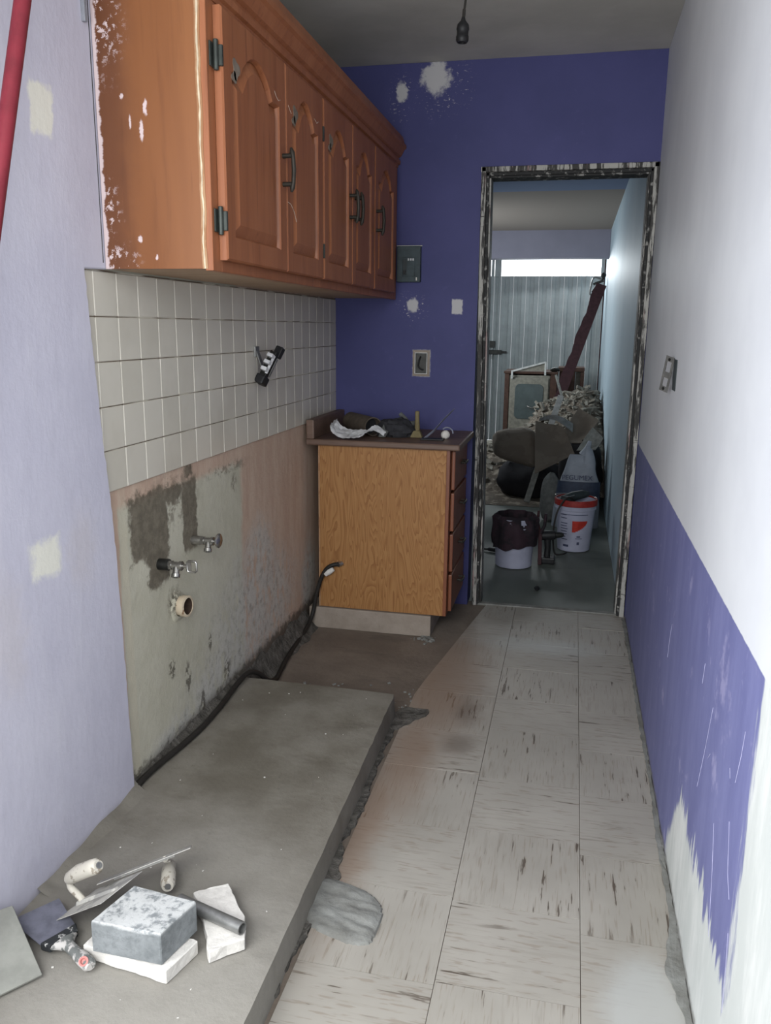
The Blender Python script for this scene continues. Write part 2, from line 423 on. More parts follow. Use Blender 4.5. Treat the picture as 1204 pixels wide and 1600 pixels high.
MAT['chrome'] = plain('dull_chrome', C(190, 188, 184), 0.25, 0.9)
MAT['steel'] = plain('galvanised_steel', C(150, 150, 148), 0.4, 0.6)
MAT['blade'] = splashed('plaster_smeared_steel', C(158, 156, 152), C(196, 193, 186), 0.5, 16.0, 0.55, 0.05)
MAT['knife_blade'] = plain('blued_steel_blade', C(122, 123, 136), 0.45, 0.3)
MAT['plastered_wood'] = splashed('plaster_caked_wood', C(206, 200, 188), C(150, 140, 126), 0.58, 60.0)
MAT['black_spot'] = splashed('black_plastic_splashed', C(46, 48, 50), C(206, 204, 200), 0.62, 60.0)
MAT['grey_handle'] = splashed('grey_handle_splashed', C(112, 114, 112), C(196, 192, 188), 0.5, 40.0)
MAT['pink'] = plain('pink_plastic', C(204, 132, 126), 0.5)
MAT['foam'] = plain('white_aerated_block', C(226, 222, 216), 0.95, 0.0, 0.05, 60.0, 0.1, 0.5)
t = NT('dusted_grey_block')
nz = t.n.new('ShaderNodeNewGeometry').outputs['Normal']
x = t.n.new('ShaderNodeSeparateXYZ'); t.link(nz, x.inputs[0])
n2 = t.noise(60.0, 5.0, 0.7); n1 = t.noise(14.0, 4.0)
c = t.mix(t.step(n1, 0.3, 0.7), C(118, 122, 124), C(146, 150, 152))
c = t.mix(t.ma('MULTIPLY', t.step(n2, 0.45, 0.65), 0.4), c, C(96, 100, 102))
tc = t.xyz()
dust = t.ma('MULTIPLY', t.ma('MULTIPLY', t.step(t.ma('ADD', tc[2], t.ma('MULTIPLY', n1, 0.02)), 0.188, 0.196), t.step(t.ma('ADD', t.noise(30.0, 5.0, 0.75), t.ma('MULTIPLY', n2, 0.4)), 0.52, 0.74)), 0.95)
c = t.mix(dust, c, C(205, 206, 205))
MAT['grey_block'] = t.done(c, 0.9, n2, 0.4, 0.004)
MAT['grey_board'] = plain('cement_board', C(150, 150, 143), 0.9, 0.0, 0.08, 18.0, 0.2, 0.3)
MAT['red_pole'] = plain('red_paint', C(126, 40, 52), 0.55, 0.0, 0.1, 20.0)
MAT['grey_plastic'] = plain('grey_plastic', C(150, 152, 160), 0.6)
MAT['black_rubber'] = plain('black_rubber', C(44, 41, 38), 0.6)
MAT['black'] = plain('black_plastic', C(36, 36, 38), 0.5)
MAT['white_plastic'] = plain('white_plastic', C(222, 222, 224), 0.5)
MAT['breaker_grey'] = plain('green_grey_enamel', C(68, 80, 84), 0.6)
MAT['breaker_dark'] = plain('dark_breaker', C(54, 62, 64), 0.5)
MAT['pvc'] = splashed('dirty_cream_pvc', C(206, 190, 166), C(140, 110, 84), 0.6, 50.0)
MAT['bore_dark'] = plain('dark_pipe_inside', C(70, 54, 44), 0.9)  # dark brown lining of the drain bore
MAT['rubble'] = splashed('rubble_grey', C(124, 118, 108), C(168, 162, 150), 0.55, 18.0, 0.95)
MAT['rubble_dark'] = splashed('rubble_brown', C(104, 94, 84), C(150, 140, 126), 0.55, 12.0, 0.95)
MAT['sack'] = splashed('dusty_brown_sack', C(114, 104, 94), C(124, 114, 103), 0.5, 5.0, 0.9)
MAT['white_sack'] = plain('white_woven_sack', C(150, 157, 168), 0.6, 0.0, 0.08, 9.0)
MAT['sack_band'] = plain('dark_sack_band', C(52, 62, 82), 0.6)
MAT['dark_mass'] = plain('near_black', C(36, 34, 38), 0.85)  # near-black colour of the two rounded masses in the rubble
MAT['maroon_bag'] = splashed('maroon_bag', C(54, 38, 46), C(38, 31, 37), 0.5, 10.0, 0.8)
MAT['bucket'] = plain('white_bucket_plastic', C(176, 178, 198), 0.45, 0.0, 0.06, 8.0)
MAT['bucket_red'] = plain('red_bucket_rim', C(150, 44, 40), 0.6)
MAT['red_print'] = plain('red_print', C(186, 54, 42), 0.6)
MAT['ink'] = plain('dark_print', C(70, 74, 100), 0.7)
MAT['maroon_steel'] = plain('maroon_painted_steel', C(68, 42, 46), 0.75)
MAT['appl_body'] = plain('beige_enamel', C(150, 146, 134), 0.5)
MAT['appl_trim'] = plain('brown_trim', C(88, 64, 54), 0.7)
MAT['dark_glass'] = plain('dark_oven_glass', C(84, 96, 96), 0.3, 0.0, 0.1, 10.0, 0.6)
MAT['plank'] = plain('grey_weathered_plank', C(150, 150, 144), 0.9)
MAT['white_metal'] = plain('white_enamel_bracket', C(214, 214, 210), 0.5)
MAT['cardboard'] = plain('dark_brown_card', C(92, 82, 72), 0.9)
MAT['yellow_wood'] = plain('yellowed_wood', C(128, 116, 84), 0.8)
MAT['dark_cloth'] = plain('dark_cloth', C(56, 56, 60), 0.95)
MAT['grey_cloth'] = plain('grey_glove', C(110, 112, 110), 0.95)
MAT['film'] = plain('clear_film', C(150, 154, 170), 0.3)

# ------------------------------------------------------------------ mesh helpers
WL = {}          # world position of each object's origin

def props(o, label=None, cat=None, group=None, kind=None):
    if label: o['label'] = label
    if cat: o['category'] = cat
    if group: o['group'] = group
    if kind: o['kind'] = kind
    return o

def thing(name, label, cat, loc=(0, 0, 0), group=None, kind=None):
    o = bpy.data.objects.new(name, None); COL.objects.link(o)
    o.empty_display_size = 0.05
    o.location = loc; WL[o.name] = Vector(loc)
    return props(o, label, cat, group, kind)

class MB:
    def __init__(self):
        self.v = []; self.f = []
    def add(self, vs, fs):
        b = len(self.v)
        self.v += [Vector(p) for p in vs]
        self.f += [tuple(i + b for i in q) for q in fs]
        return self
    def box(self, lo, hi, mat=None):
        x0, y0, z0 = lo; x1, y1, z1 = hi
        vs = [(x0, y0, z0), (x1, y0, z0), (x1, y1, z0), (x0, y1, z0), (x0, y0, z1), (x1, y0, z1), (x1, y1, z1), (x0, y1, z1)]
        if mat is not None: vs = [mat @ Vector(p) for p in vs]
        return self.add(vs, [(0, 3, 2, 1), (4, 5, 6, 7), (0, 1, 5, 4), (1, 2, 6, 5), (2, 3, 7, 6), (3, 0, 4, 7)])
    def bar(self, a, b, w, h, up=(0, 0, 1)):
        """rectangular bar from a to b; w across, h along up"""
        a = Vector(a); b = Vector(b); d = (b - a).normalized(); up = Vector(up)
        s = d.cross(up)
        if s.length < 1e-4: s = d.cross(Vector((1, 0, 0)))
        s.normalize(); u = s.cross(d)
        vs = []
        for p in (a, b):
            for i, j in ((-1, -1), (1, -1), (1, 1), (-1, 1)):
                vs.append(p + s * (i * w / 2) + u * (j * h / 2))
        return self.add(vs, [(0, 1, 2, 3), (7, 6, 5, 4), (0, 4, 5, 1), (1, 5, 6, 2), (2, 6, 7, 3), (3, 7, 4, 0)])
    def tube(self, pts, r, n=12, cap=True):
        """round tube along points, r a number or one per point"""
        pts = [Vector(p) for p in pts]
        rs = r if isinstance(r, (list, tuple)) else [r] * len(pts)
        vs = []; ref = None
        for i, p in enumerate(pts):
            d = (pts[min(i + 1, len(pts) - 1)] - pts[max(i - 1, 0)]).normalized()
            if ref is None:
                ref = d.orthogonal().normalized()
            s = (ref - d * ref.dot(d)).normalized(); ref = s
            q = d.cross(s)
            for k in range(n):
                a = 2 * math.pi * k / n
                vs.append(p + (s * math.cos(a) + q * math.sin(a)) * rs[i])
        fs = []
        for i in range(len(pts) - 1):
            for k in range(n):
                a = i * n + k; b = i * n + (k + 1) % n
                fs.append((a, b, b + n, a + n))
        if cap:
            fs.append(tuple(reversed(range(n)))); fs.append(tuple(range((len(pts) - 1) * n, len(pts) * n)))
        return self.add(vs, fs)
    def cyl(self, a, b, r, n=16, r2=None):
        return self.tube([a, b], [r, r if r2 is None else r2], n)
    def lathe(self, prof, o=(0, 0, 0), axis=(0, 0, 1), n=24, squash=None):
        """profile of (radius, height) spun about axis through o"""
        ax = Vector(axis).normalized(); s = ax.orthogonal().normalized(); q = ax.cross(s); o = Vector(o)
        vs = []
        for rr, h in prof:
            for k in range(n):
                a = 2 * math.pi * k / n
                vs.append(o + ax * h + (s * math.cos(a) + q * math.sin(a)) * rr)
        fs = []
        for i in range(len(prof) - 1):
            for k in range(n):
                a = i * n + k; b = i * n + (k + 1) % n
                fs.append((a, b, b + n, a + n))
        return self.add(vs, fs)
    def prism(self, poly, ext):
        """3-D outline pushed along ext"""
        n = len(poly); e = Vector(ext)
        a = [Vector(p) for p in poly]
        return self.add(a + [p + e for p in a], [tuple(range(n)), tuple(reversed(range(n, 2 * n)))] +
                        [(i, i + n, (i + 1) % n + n, (i + 1) % n) for i in range(n)])
    def loft(self, polys, close=True):
        """rings of equal length joined one after the other"""
        n = len(polys[0]); vs = [p for q in polys for p in q]; fs = []
        for i in range(len(polys) - 1):
            for k in range(n):
                a = i * n + k; b = i * n + (k + 1) % n
                fs.append((a, b, b + n, a + n))
        if close:
            fs.append(tuple(reversed(range(n)))); fs.append(tuple(range((len(polys) - 1) * n, len(polys) * n)))
        return self.add(vs, fs)
    def grid(self, fn, nu, nv):
        vs = [fn(i / nu, j / nv) for j in range(nv + 1) for i in range(nu + 1)]
        w = nu + 1
        return self.add(vs, [(j * w + i, j * w + i + 1, (j + 1) * w + i + 1, (j + 1) * w + i) for j in range(nv) for i in range(nu)])
    def build(self, name, mat, parent=None, bevel=0.0, smooth=False, solid=0.0, seg=2):
        off = WL[parent.name] if parent is not None else Vector((0, 0, 0))
        me = bpy.data.meshes.new(name)
        me.from_pydata([p - off for p in self.v], [], self.f)
        bm = bmesh.new(); bm.from_mesh(me)
        if solid: bmesh.ops.solidify(bm, geom=bm.faces[:], thickness=solid)
        bmesh.ops.recalc_face_normals(bm, faces=bm.faces[:])
        if bevel:
            es = [e for e in bm.edges if len(e.link_faces) == 2 and e.calc_face_angle(0) > 0.5]
            bmesh.ops.bevel(bm, geom=es, offset=bevel, segments=seg, profile=0.6, affect='EDGES', clamp_overlap=True)
        bm.to_mesh(me); bm.free()
        me.materials.append(MAT[mat])
        if smooth:
            me.polygons.foreach_set('use_smooth', [True] * len(me.polygons))
            try: me.set_sharp_from_angle(angle=0.7)
            except Exception: pass
        o = bpy.data.objects.new(name, me); COL.objects.link(o)
        if parent is not None: o.parent = parent
        WL[o.name] = off.copy()
        return o

def struct(o, label=None, cat=None):
    return props(o, label, cat, None, 'structure')

def nz(p, s=1.0, seed=0.0):
    return mnoise.noise(Vector((p[0] * s + seed, p[1] * s - seed, p[2] * s + 2 * seed)))

def ragged(pts, amp, step, seed=0.0):
    """2-D outline resampled with a rough edge"""
    out = []
    n = len(pts)
    for i in range(n):
        a = Vector(pts[i]); b = Vector(pts[(i + 1) % n]); L = (b - a).length
        k = max(1, int(L / step)); d = (b - a).normalized() if L else Vector((0, 0)); nrm = Vector((-d.y, d.x))
        for j in range(k):
            p = a + (b - a) * (j / k)
            w = mnoise.noise(Vector((p.x * 31 + seed, p.y * 31, seed))) + 0.5 * mnoise.noise(Vector((p.x * 90 + seed, p.y * 90, 5)))
            out.append(p + nrm * (w * amp))
    return out

def clip(poly, a, b, c):
    """keep the part of a 2-D polygon with a*x+b*y<=c"""
    out = []
    for i in range(len(poly)):
        p, q = poly[i], poly[(i + 1) % len(poly)]
        dp = a * p[0] + b * p[1] - c; dq = a * q[0] + b * q[1] - c
        if dp <= 0: out.append(p)
        if dp * dq < 0:
            k = dp / (dp - dq); out.append((p[0] + (q[0] - p[0]) * k, p[1] + (q[1] - p[1]) * k))
    return out

# ------------------------------------------------------------------ room shell
XL, XR, YB, ZC = -1.137, 0.309, 3.93, 2.49
Y0 = -0.6

wall_left = struct(MB().box((XL - 0.1, 0.95, -0.05), (XL, YB + 0.1, ZC)).build('wall_left', 'render'),
                   'left kitchen wall of stained bare render below ivory tiles', 'wall')
# lavender plaster coat, 19 mm proud, broken edge round the tiled bay
edge = [(1.69, 0.045), (1.79, 0.06), (1.868, 0.085), (1.862, 0.3), (1.858, 0.5), (1.848, 0.75), (1.838, 0.92), (1.822, 1.05), (1.808, 1.22), (1.796, 1.36), (1.788, 1.474),
        (1.84, 1.476), (1.885, 1.478), (1.885, ZC)]
pts = []
for i in range(len(edge) - 1):
    a = Vector(edge[i]); b = Vector(edge[i + 1]); k = max(1, int((b - a).length / 0.018))
    for j in range(k):
        p = a + (b - a) * (j / k)
        amp = 0.0045 if p.y < 1.47 else 0.001
        pts.append((p.x + amp * (nz((p.x * 30, p.y * 45, 1)) + 0.5 * nz((p.x * 90, p.y * 120, 3))), p.y))
pts.append(edge[-1])
poly = [(0.95, 0.0), (1.3, 0.0), (1.55, 0.02)] + pts + [(0.95, ZC)]
MB().prism([(XL, y, z) for y, z in poly], (0.019, 0, 0)).build('plaster_coat', 'lavender', wall_left, bevel=0.003, seg=1)

# hairline crack where the plaster meets the hanging cabinet
MB().tube([(-1.1178, 1.868 + 0.002 * nz((0, 0, k * 0.7)), 1.492 + k * 0.04) for k in range(24)], 0.0013, 5).build('crack', 'black', wall_left)
# wall tiles
rows = [1.474, 1.366, 1.257, 1.146, 1.036, 0.930]
MB().box((XL, 1.80, 0.932), (XL + 0.0045, YB, 1.476)).build('tile_grout', 'grout', wall_left)
tile_meshes = {}
gap = 0.0012
for r in range(5):
    z1, z0 = rows[r] - gap, rows[r + 1] + gap
    for k in range(-1, 20):
        y0 = 1.837 + 0.1046 * k + gap; y1 = y0 + 0.1046 - 2 * gap
        if k == -1:
            if r == 4: continue
            y0 = y1 - 0.06
        y1 = min(y1, YB - 0.002)
        key = (r, k == -1, k == 19)
        if key not in tile_meshes:
            w = y1 - y0; h = z1 - z0
            o = MB().box((0, 0, 0), (0.0072, w, h)).build('tile', 'tile', wall_left, bevel=0.0018, seg=1)
            tile_meshes[key] = o.data
        else:
            o = bpy.data.objects.new('tile', tile_meshes[key]); COL.objects.link(o); o.parent = wall_left
        o.location = (XL, y0, z0)

# back wall with the doorway: three slabs as one mesh
DX0, DX1, DZ = -0.452, 0.307, 2.045
wb = MB()
wb.box((XL - 0.1, YB, -0.05), (DX0, YB + 0.13, ZC))
wb.box((DX0, YB, DZ), (DX1, YB + 0.13, ZC))
wb.box((DX1, YB, -0.05), (XR + 0.12, YB + 0.13, ZC))
wall_back = struct(wb.build('wall_back', 'purple'), 'purple back wall with white filler patches around the doorway', 'wall')
wall_right = struct(MB().box((XR, Y0, -0.05), (XR + 0.12, YB, ZC)).build('wall_right', 'right_wall'),
                    'right wall painted white above a scraped purple dado', 'wall')
for pts_ in ([(1.62, 0.62), (1.66, 0.50), (1.70, 0.40)], [(1.38, 0.52), (1.35, 0.44), (1.32, 0.41)], [(1.50, 0.44), (1.47, 0.36), (1.45, 0.28), (1.44, 0.24)], [(1.60, 0.53), (1.62, 0.51)],
             [(1.34, 0.71), (1.35, 0.66), (1.37, 0.60)], [(1.30, 0.36), (1.285, 0.28), (1.28, 0.22)], [(1.75, 0.66), (1.76, 0.61)], [(2.3, 0.55), (2.32, 0.50), (2.33, 0.44)], [(1.42, 0.60), (1.41, 0.585)]):
    MB().tube([(XR - 0.0002, y, z) for y, z in pts_], 0.0005, 5).build('scratch', 'scratch_pale', wall_right)
ceil = MB().grid(lambda u, v: (XL - 0.1 + u * (XR - XL + 0.2), Y0 + v * (YB + 0.1 - Y0), ZC + 0.006 * nz((u * 3, v * 8, 0))), 16, 40)
struct(ceil.build('ceiling', 'ceiling', smooth=True), 'dull grey kitchen ceiling', 'ceiling')
floor = struct(MB().box((XL - 0.1, Y0, -0.08), (XR + 0.12, YB + 0.06, -0.004)).build('floor', 'bare_floor'),
               'kitchen floor of bare brown concrete under vinyl tiles', 'floor')
# end wall behind the photographer, with the open bay the daylight comes through
we = MB()
we.box((XL - 0.1, Y0 - 0.1, 2.25), (XR + 0.12, Y0, ZC))
struct(we.build('wall_front', 'lavender'), 'lintel over the open end of the kitchen', 'wall')

# vinyl floor tiles
colx = [-0.817, -0.514, -0.211, 0.090, 0.3085]
rowy = {0: [0.2, 0.5, 0.78, 1.06, 1.35, 1.63, 1.9],
        1: [0.0, 0.3, 0.59, 0.88, 1.18, 1.467, 1.746, 2.023, 2.327, 2.582, 2.89, 3.18, 3.47, 3.76, 3.985],
        2: [0.0, 0.3, 0.6, 0.89, 1.19, 1.475, 1.739, 2.04, 2.315, 2.639, 2.89, 3.18, 3.46, 3.75, 3.985],
        3: [0.0, 0.3, 0.6, 0.86, 1.12, 1.40, 1.69, 1.99, 2.28, 2.56, 2.85, 3.14, 3.43, 3.72, 3.985]}
for ci in range(4):
    ys = rowy[ci]
    for ri in range(len(ys) - 1):
        g = 0.0008
        poly = [(colx[ci] + g, ys[ri] + g), (colx[ci + 1] - g, ys[ri] + g), (colx[ci + 1] - g, ys[ri + 1] - g), (colx[ci] + g, ys[ri + 1] - g)]
        poly = clip(poly, -1.0, 0.115, 0.515 + 0.115 * 1.3 - 0.02 if ci == 0 else 0.84) if ci <= 1 else poly   # broken away along the platform
        if ci <= 1:
            poly = clip(poly, -1.19, 0.173, 0.4345 + 0.173 * 3.888)
            poly = clip(poly, -1, 0, 0.534)
        if len(poly) < 3: continue
        along = (ri + (0 if ci == 2 else 1)) % 2 == 1 if ci in (1, 2) else (ri % 2 == 0)
        if ci == 2: along = ri in (4 - 4, 2, 4 - 0, 6, 8, 10, 12) or ri % 2 == 0
        if ci == 1: along = ri % 2 == 1
        tilt = [rng.uniform(-0.0006, 0.0006) for _ in range(3)]
        m = MB()
        m.prism([(x, y, -0.004 + 0.0) for x, y in poly], (0, 0, 0.004))
        for q in m.v:
            if q.z > -0.002: q.z = tilt[0] + tilt[1] * (q.x - poly[0][0]) * 3
        m.build('floor_tile', 'vinyl_along' if along else 'vinyl_across', floor)

# mortar left along the platform, along the right wall and the smear of cement
def residue(pts2, z0, z1, mat, seed, amp, name):
    pl2 = ragged(pts2, amp, 0.012, seed)
    m = MB()
    cx = sum(p.x for p in pl2) / len(pl2); cy = sum(p.y for p in pl2) / len(pl2)
    top = [(p.x, p.y, z1 * (0.6 + 0.6 * abs(nz((p.x * 40, p.y * 40, seed))))) for p in pl2]
    m.loft([[(p.x, p.y, z0) for p in pl2], top])
    return m.build(name, mat, floor)
residue([(-0.55, 1.05), (-0.535, 1.05), (-0.528, 1.3), (-0.520, 1.5), (-0.500, 1.75), (-0.528, 1.9), (-0.512, 2.05), (-0.522, 2.2), (-0.532, 2.4), (-0.524, 2.55), (-0.44, 2.67), (-0.44, 2.72), (-0.52, 2.72), (-0.556, 2.66)],
        -0.004, 0.007, 'mortar', 2.0, 0.010, 'mortar_residue')
residue([(0.3085, 1.0), (0.3085, 3.9), (0.292, 3.9), (0.297, 3.3), (0.294, 2.8), (0.298, 2.4), (0.292, 2.1), (0.296, 1.8), (0.268, 1.62), (0.293, 1.5), (0.298, 1.0)],
        -0.004, 0.004, 'cement', 5.0, 0.004, 'mortar_residue')
def mound(u, v):
    a = 2 * u - 1; b = 2 * v - 1
    d = (abs(a) ** 3 + abs(b) ** 3) ** (1 / 3)
    x = -0.458 + a * 0.098; y = 1.638 + b * 0.092 - 0.03 * a
    k = 1 + 0.05 * nz((a * 2, b * 2, 9))
    e = min(1.0, max(0.0, (1 - d) * 5))
    hgt = 0.004 + 0.006 * e + 0.004 * nz((u * 5, v * 5, 4)) * e + 0.003 * nz((u * 3, v * 12, 2)) * e
    return Vector((-0.458 + (x + 0.458) * k, 1.638 + (y - 1.638) * k, max(-0.003, hgt if d < 0.98 else -0.003)))
props(MB().grid(mound, 40, 44).build('cement_smear', 'cement', floor, smooth=True), 'dried grey cement smear')
def crumbs(name, n, fx, mat, s0, s1):
    m = MB()
    for _ in range(n):
        x, y, z = fx(); s = rng.uniform(s0, s1)
        R = Matrix.Translation((x, y, z + s * 0.3)) @ Matrix.Rotation(rng.uniform(0, 6.3), 4, 'Z') @ Matrix.Rotation(rng.uniform(-.5, .5), 4, 'X')
        m.box((-s, -s * 0.7, -s * 0.4), (s, s * 0.7, s * 0.4), R)
    o = m.build(name, mat); props(o, None, None, None, 'stuff'); return o
def near_plinth():
    if rng.random() < 0.35: return (rng.gauss(-0.575, 0.03), rng.gauss(3.41, 0.02), -0.004)
    return (rng.uniform(-1.05, -0.5), 2.70 + abs(rng.gauss(0, 0.08)), -0.004)
props(crumbs('plaster_crumbs', 110, near_plinth, 'cement', 0.002, 0.008), 'pale plaster crumbs strewn on the bare concrete behind the platform', 'crumbs')
def on_plat():
    return (rng.uniform(-1.08, -0.57), rng.uniform(1.0, 2.6), 0.08)
props(crumbs('plaster_grit', 34, on_plat, 'foam', 0.0008, 0.0024), 'white plaster grit scattered over the concrete platform', 'grit')

# concrete platform
def plat_top(u, v):
    y = Y0 + v * (2.66 - Y0)
    xr = -0.528 - 0.024 * max(0, (y - 1.2)) / 1.46
    x = XL + u * (xr - XL)
    e = 0.0
    if u > 0.97: x += 0.004 * nz((0, y * 22, 3)); e = -0.002
    return Vector((x, y, 0.08 + e + 0.0025 * nz((x * 5, y * 5, 0)) + 0.0012 * nz((x * 20, y * 20, 0))))
m = MB(); NU, NV = 26, 90
m.grid(plat_top, NU, NV)
w = NU + 1
rim = [j * w + NU for j in range(NV + 1)]
b = len(m.v)
for i in rim: m.v.append(Vector((m.v[i].x + 0.006, m.v[i].y, -0.004)))
for j in range(NV): m.f.append((rim[j], b + j, b + j + 1, rim[j + 1]))
top_back = [NV * w + i for i in range(w)]
b2 = len(m.v)
for i in top_back: m.v.append(Vector((m.v[i].x, m.v[i].y + 0.004, -0.004)))
for i in range(NU): m.f.append((top_back[i], top_back[i + 1], b2 + i + 1, b2 + i))
struct(m.build('concrete_platform', 'platform', smooth=True), 'low grey concrete platform along the left wall', 'platform')
# dirty mortar fillet at the foot of the wall, on the platform and beyond it
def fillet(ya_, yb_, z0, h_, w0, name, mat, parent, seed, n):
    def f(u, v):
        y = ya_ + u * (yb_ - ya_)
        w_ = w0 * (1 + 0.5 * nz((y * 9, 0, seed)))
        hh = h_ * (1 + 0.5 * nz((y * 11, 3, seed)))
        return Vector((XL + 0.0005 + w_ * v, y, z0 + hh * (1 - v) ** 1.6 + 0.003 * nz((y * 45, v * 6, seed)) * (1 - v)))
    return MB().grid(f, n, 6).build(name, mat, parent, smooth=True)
plat = bpy.data.objects['concrete_platform']
fillet(1.43, 1.88, 0.079, 0.035, 0.05, 'mortar_fillet', 'platform', plat, 1.0, 30)
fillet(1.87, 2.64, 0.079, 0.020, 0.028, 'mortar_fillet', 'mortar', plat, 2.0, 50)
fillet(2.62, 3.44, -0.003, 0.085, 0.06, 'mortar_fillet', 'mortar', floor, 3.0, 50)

# ------------------------------------------------------------------ doorway frame
fr = thing('door_1', 'open doorway frame of peeling white and black paint', 'door frame', (-0.07, YB, 0), None, 'structure')
def lean(x0, x1, w, y0, y1, z0, z1):
    """jamb leaning slightly, from x0 at the foot to x1 at the head"""
    return MB().add([(x0, y0, z0), (x0 + w, y0, z0), (x0 + w, y1, z0), (x0, y1, z0), (x1, y0, z1), (x1 + w, y0, z1), (x1 + w, y1, z1), (x1, y1, z1)],
                    [(0, 3, 2, 1), (4, 5, 6, 7), (0, 1, 5, 4), (1, 2, 6, 5), (2, 3, 7, 6), (3, 0, 4, 7)])
def jamb(xo0, xo1, sgn):
    a = lean(xo0, xo1, 0.022 * sgn, YB - 0.012, YB + 0.03, 0, DZ + 0.004).build('jamb', 'frame', fr, bevel=0.003)
    b = lean(xo0 + 0.022 * sgn, xo1 + 0.022 * sgn, 0.012 * sgn, YB + 0.004, YB + 0.06, 0, DZ - 0.016)
    a2 = b.build('jamb_rebate', 'frame_dark', fr, bevel=0.002)
    lean(xo0 + 0.034 * sgn, xo1 + 0.034 * sgn, 0.008 * sgn, YB + 0.02, YB + 0.12, 0, DZ - 0.024).build('jamb_stop', 'frame', fr, bevel=0.002)
jamb(-0.428, -0.453, 1)
jamb(0.303, 0.308, -1)
MB().box((-0.455, YB - 0.012, DZ - 0.018), (0.309, YB + 0.03, DZ + 0.004)).build('head', 'frame', fr, bevel=0.003)
MB().box((-0.44, YB + 0.004, DZ - 0.032), (0.30, YB + 0.06, DZ - 0.018)).build('head_rebate', 'frame_dark', fr, bevel=0.002)
MB().box((-0.42, YB + 0.02, DZ - 0.040), (0.29, YB + 0.12, DZ - 0.030)).build('head_stop', 'frame_dark', fr, bevel=0.002)
MB().box((-0.42, YB + 0.01, -0.01), (0.30, YB + 0.045, 0.006)).build('threshold', 'cement', fr, bevel=0.003)

# ------------------------------------------------------------------ far room
XF = 0.287
struct(MB().box((-1.7, YB + 0.06, -0.08), (XF + 0.1, 10.2, -0.003)).build('floor_far', 'far_floor'), 'grey green floor of the far room', 'floor')
struct(MB().box((XF, YB + 0.13, -0.05), (XF + 0.12, 10.2, 2.45)).build('wall_far_right', 'teal_wall'), 'pale teal right wall of the far room', 'wall')
fl = MB()
fl.box((-1.7, YB + 0.13, -0.05), (-1.6, 6.9, 2.45)); fl.box((-1.7, 8.3, -0.05), (-1.6, 10.2, 2.45)); fl.box((-1.7, 6.9, 2.1), (-1.6, 8.3, 2.45)); fl.box((-1.7, 6.9, -0.05), (-1.6, 8.3, 0.9))  # gap left in this unseen wall for the added lamp outside
struct(fl.build('wall_far_left', 'teal_wall'), 'left wall of the far room', 'wall')
struct(MB().box((-1.7, YB + 0.1, 2.33), (XF + 0.1, 10.2, 2.45)).build('ceiling_far', 'far_ceiling'), 'far room ceiling, blue near the doorway and grey beyond', 'ceiling')
struct(MB().box((-1.6, 9.0, 2.056), (XF, 9.22, 2.34)).build('trim_1', 'far_beam', bevel=0.004), 'lavender beam above the strip window', 'beam')
fw = MB()
fw.box((-1.7, 10.02, -0.05), (-1.06, 10.2, 2.45)); fw.box((-1.7, 10.02, 2.15), (XF + 0.1, 10.2, 2.45))
struct(fw.build('wall_far_back', 'far_beam'), 'wall over and beside the far metal door', 'wall')

d2 = thing('door_2', 'white ribbed metal door closing the far room', 'door', (-0.4, 10.0, 0), None, 'structure')
# vertical pressed panels, each with a raised rib
def panel_section(x0, x1):
    w_ = x1 - x0
    return [(x0 + 0.001, 10.0), (x0 + 0.004, 9.985), (x0 + w_ * 0.30, 9.985), (x0 + w_ * 0.36, 9.996), (x0 + w_ * 0.62, 9.996), (x0 + w_ * 0.68, 9.985), (x1 - 0.004, 9.985), (x1 - 0.001, 10.0)]
px = -1.06; widths = [0.10, 0.08] + [0.1435] * 8
for wd in widths:
    sec = panel_section(px, px + wd)
    ztop = 2.15 if px < -0.9 else 1.935
    m = MB().loft([[(x, y, 0.03) for x, y in sec], [(x, y, ztop + 0.004 * nz((x * 9, 0, 0))) for x, y in sec]])
    m.build('panel', 'door_panel', d2)
    px += wd
MB().box((0.236, 9.97, 0.0), (0.272, 10.02, 2.16)).build('door_stile', 'door_panel', d2, bevel=0.003)
MB().box((0.274, 9.98, 0.0), (XF, 10.02, 2.16)).build('door_jamb', 'maroon_steel', d2)
MB().box((-0.955, 9.975, 1.93), (-0.902, 10.02, 2.15)).build('window_stile', 'door_panel', d2, bevel=0.003)
MB().box((-1.06, 9.995, 1.935), (0.236, 10.004, 2.15)).build('window_pane', 'pane', d2)
lk = MB().box((-1.0, 9.955, 1.045), (-0.84, 9.985, 1.095)).build('door_lock', 'dark_metal', d2, bevel=0.004)
MB().cyl((-0.955, 9.97, 0.99), (-0.955, 9.97, 1.20), 0.012).build('lock_bolt', 'chrome', lk)
MB().cyl((-0.84, 9.96, 1.07), (-0.78, 9.945, 1.07), 0.016, 12, 0.010).build('lock_knob', 'dark_metal', lk)
MB().box((-0.985, 9.955, 1.12), (-0.925, 9.985, 1.20)).build('bolt_guide', 'dark_metal', lk, bevel=0.003)

# ------------------------------------------------------------------ upper cabinet
UC = thing('wall_cabinet', 'long varnished red wood cabinet hung above the ivory tiles', 'cabinet', (-0.98, 2.9, 1.478))
FX = -0.837               # face-frame plane
ya, yb = 1.875, 3.925
MB().box((-1.116, ya, 1.478), (-0.862, ya + 0.018, 2.18)).build('side_panel', 'cab_side', UC, bevel=0.001)
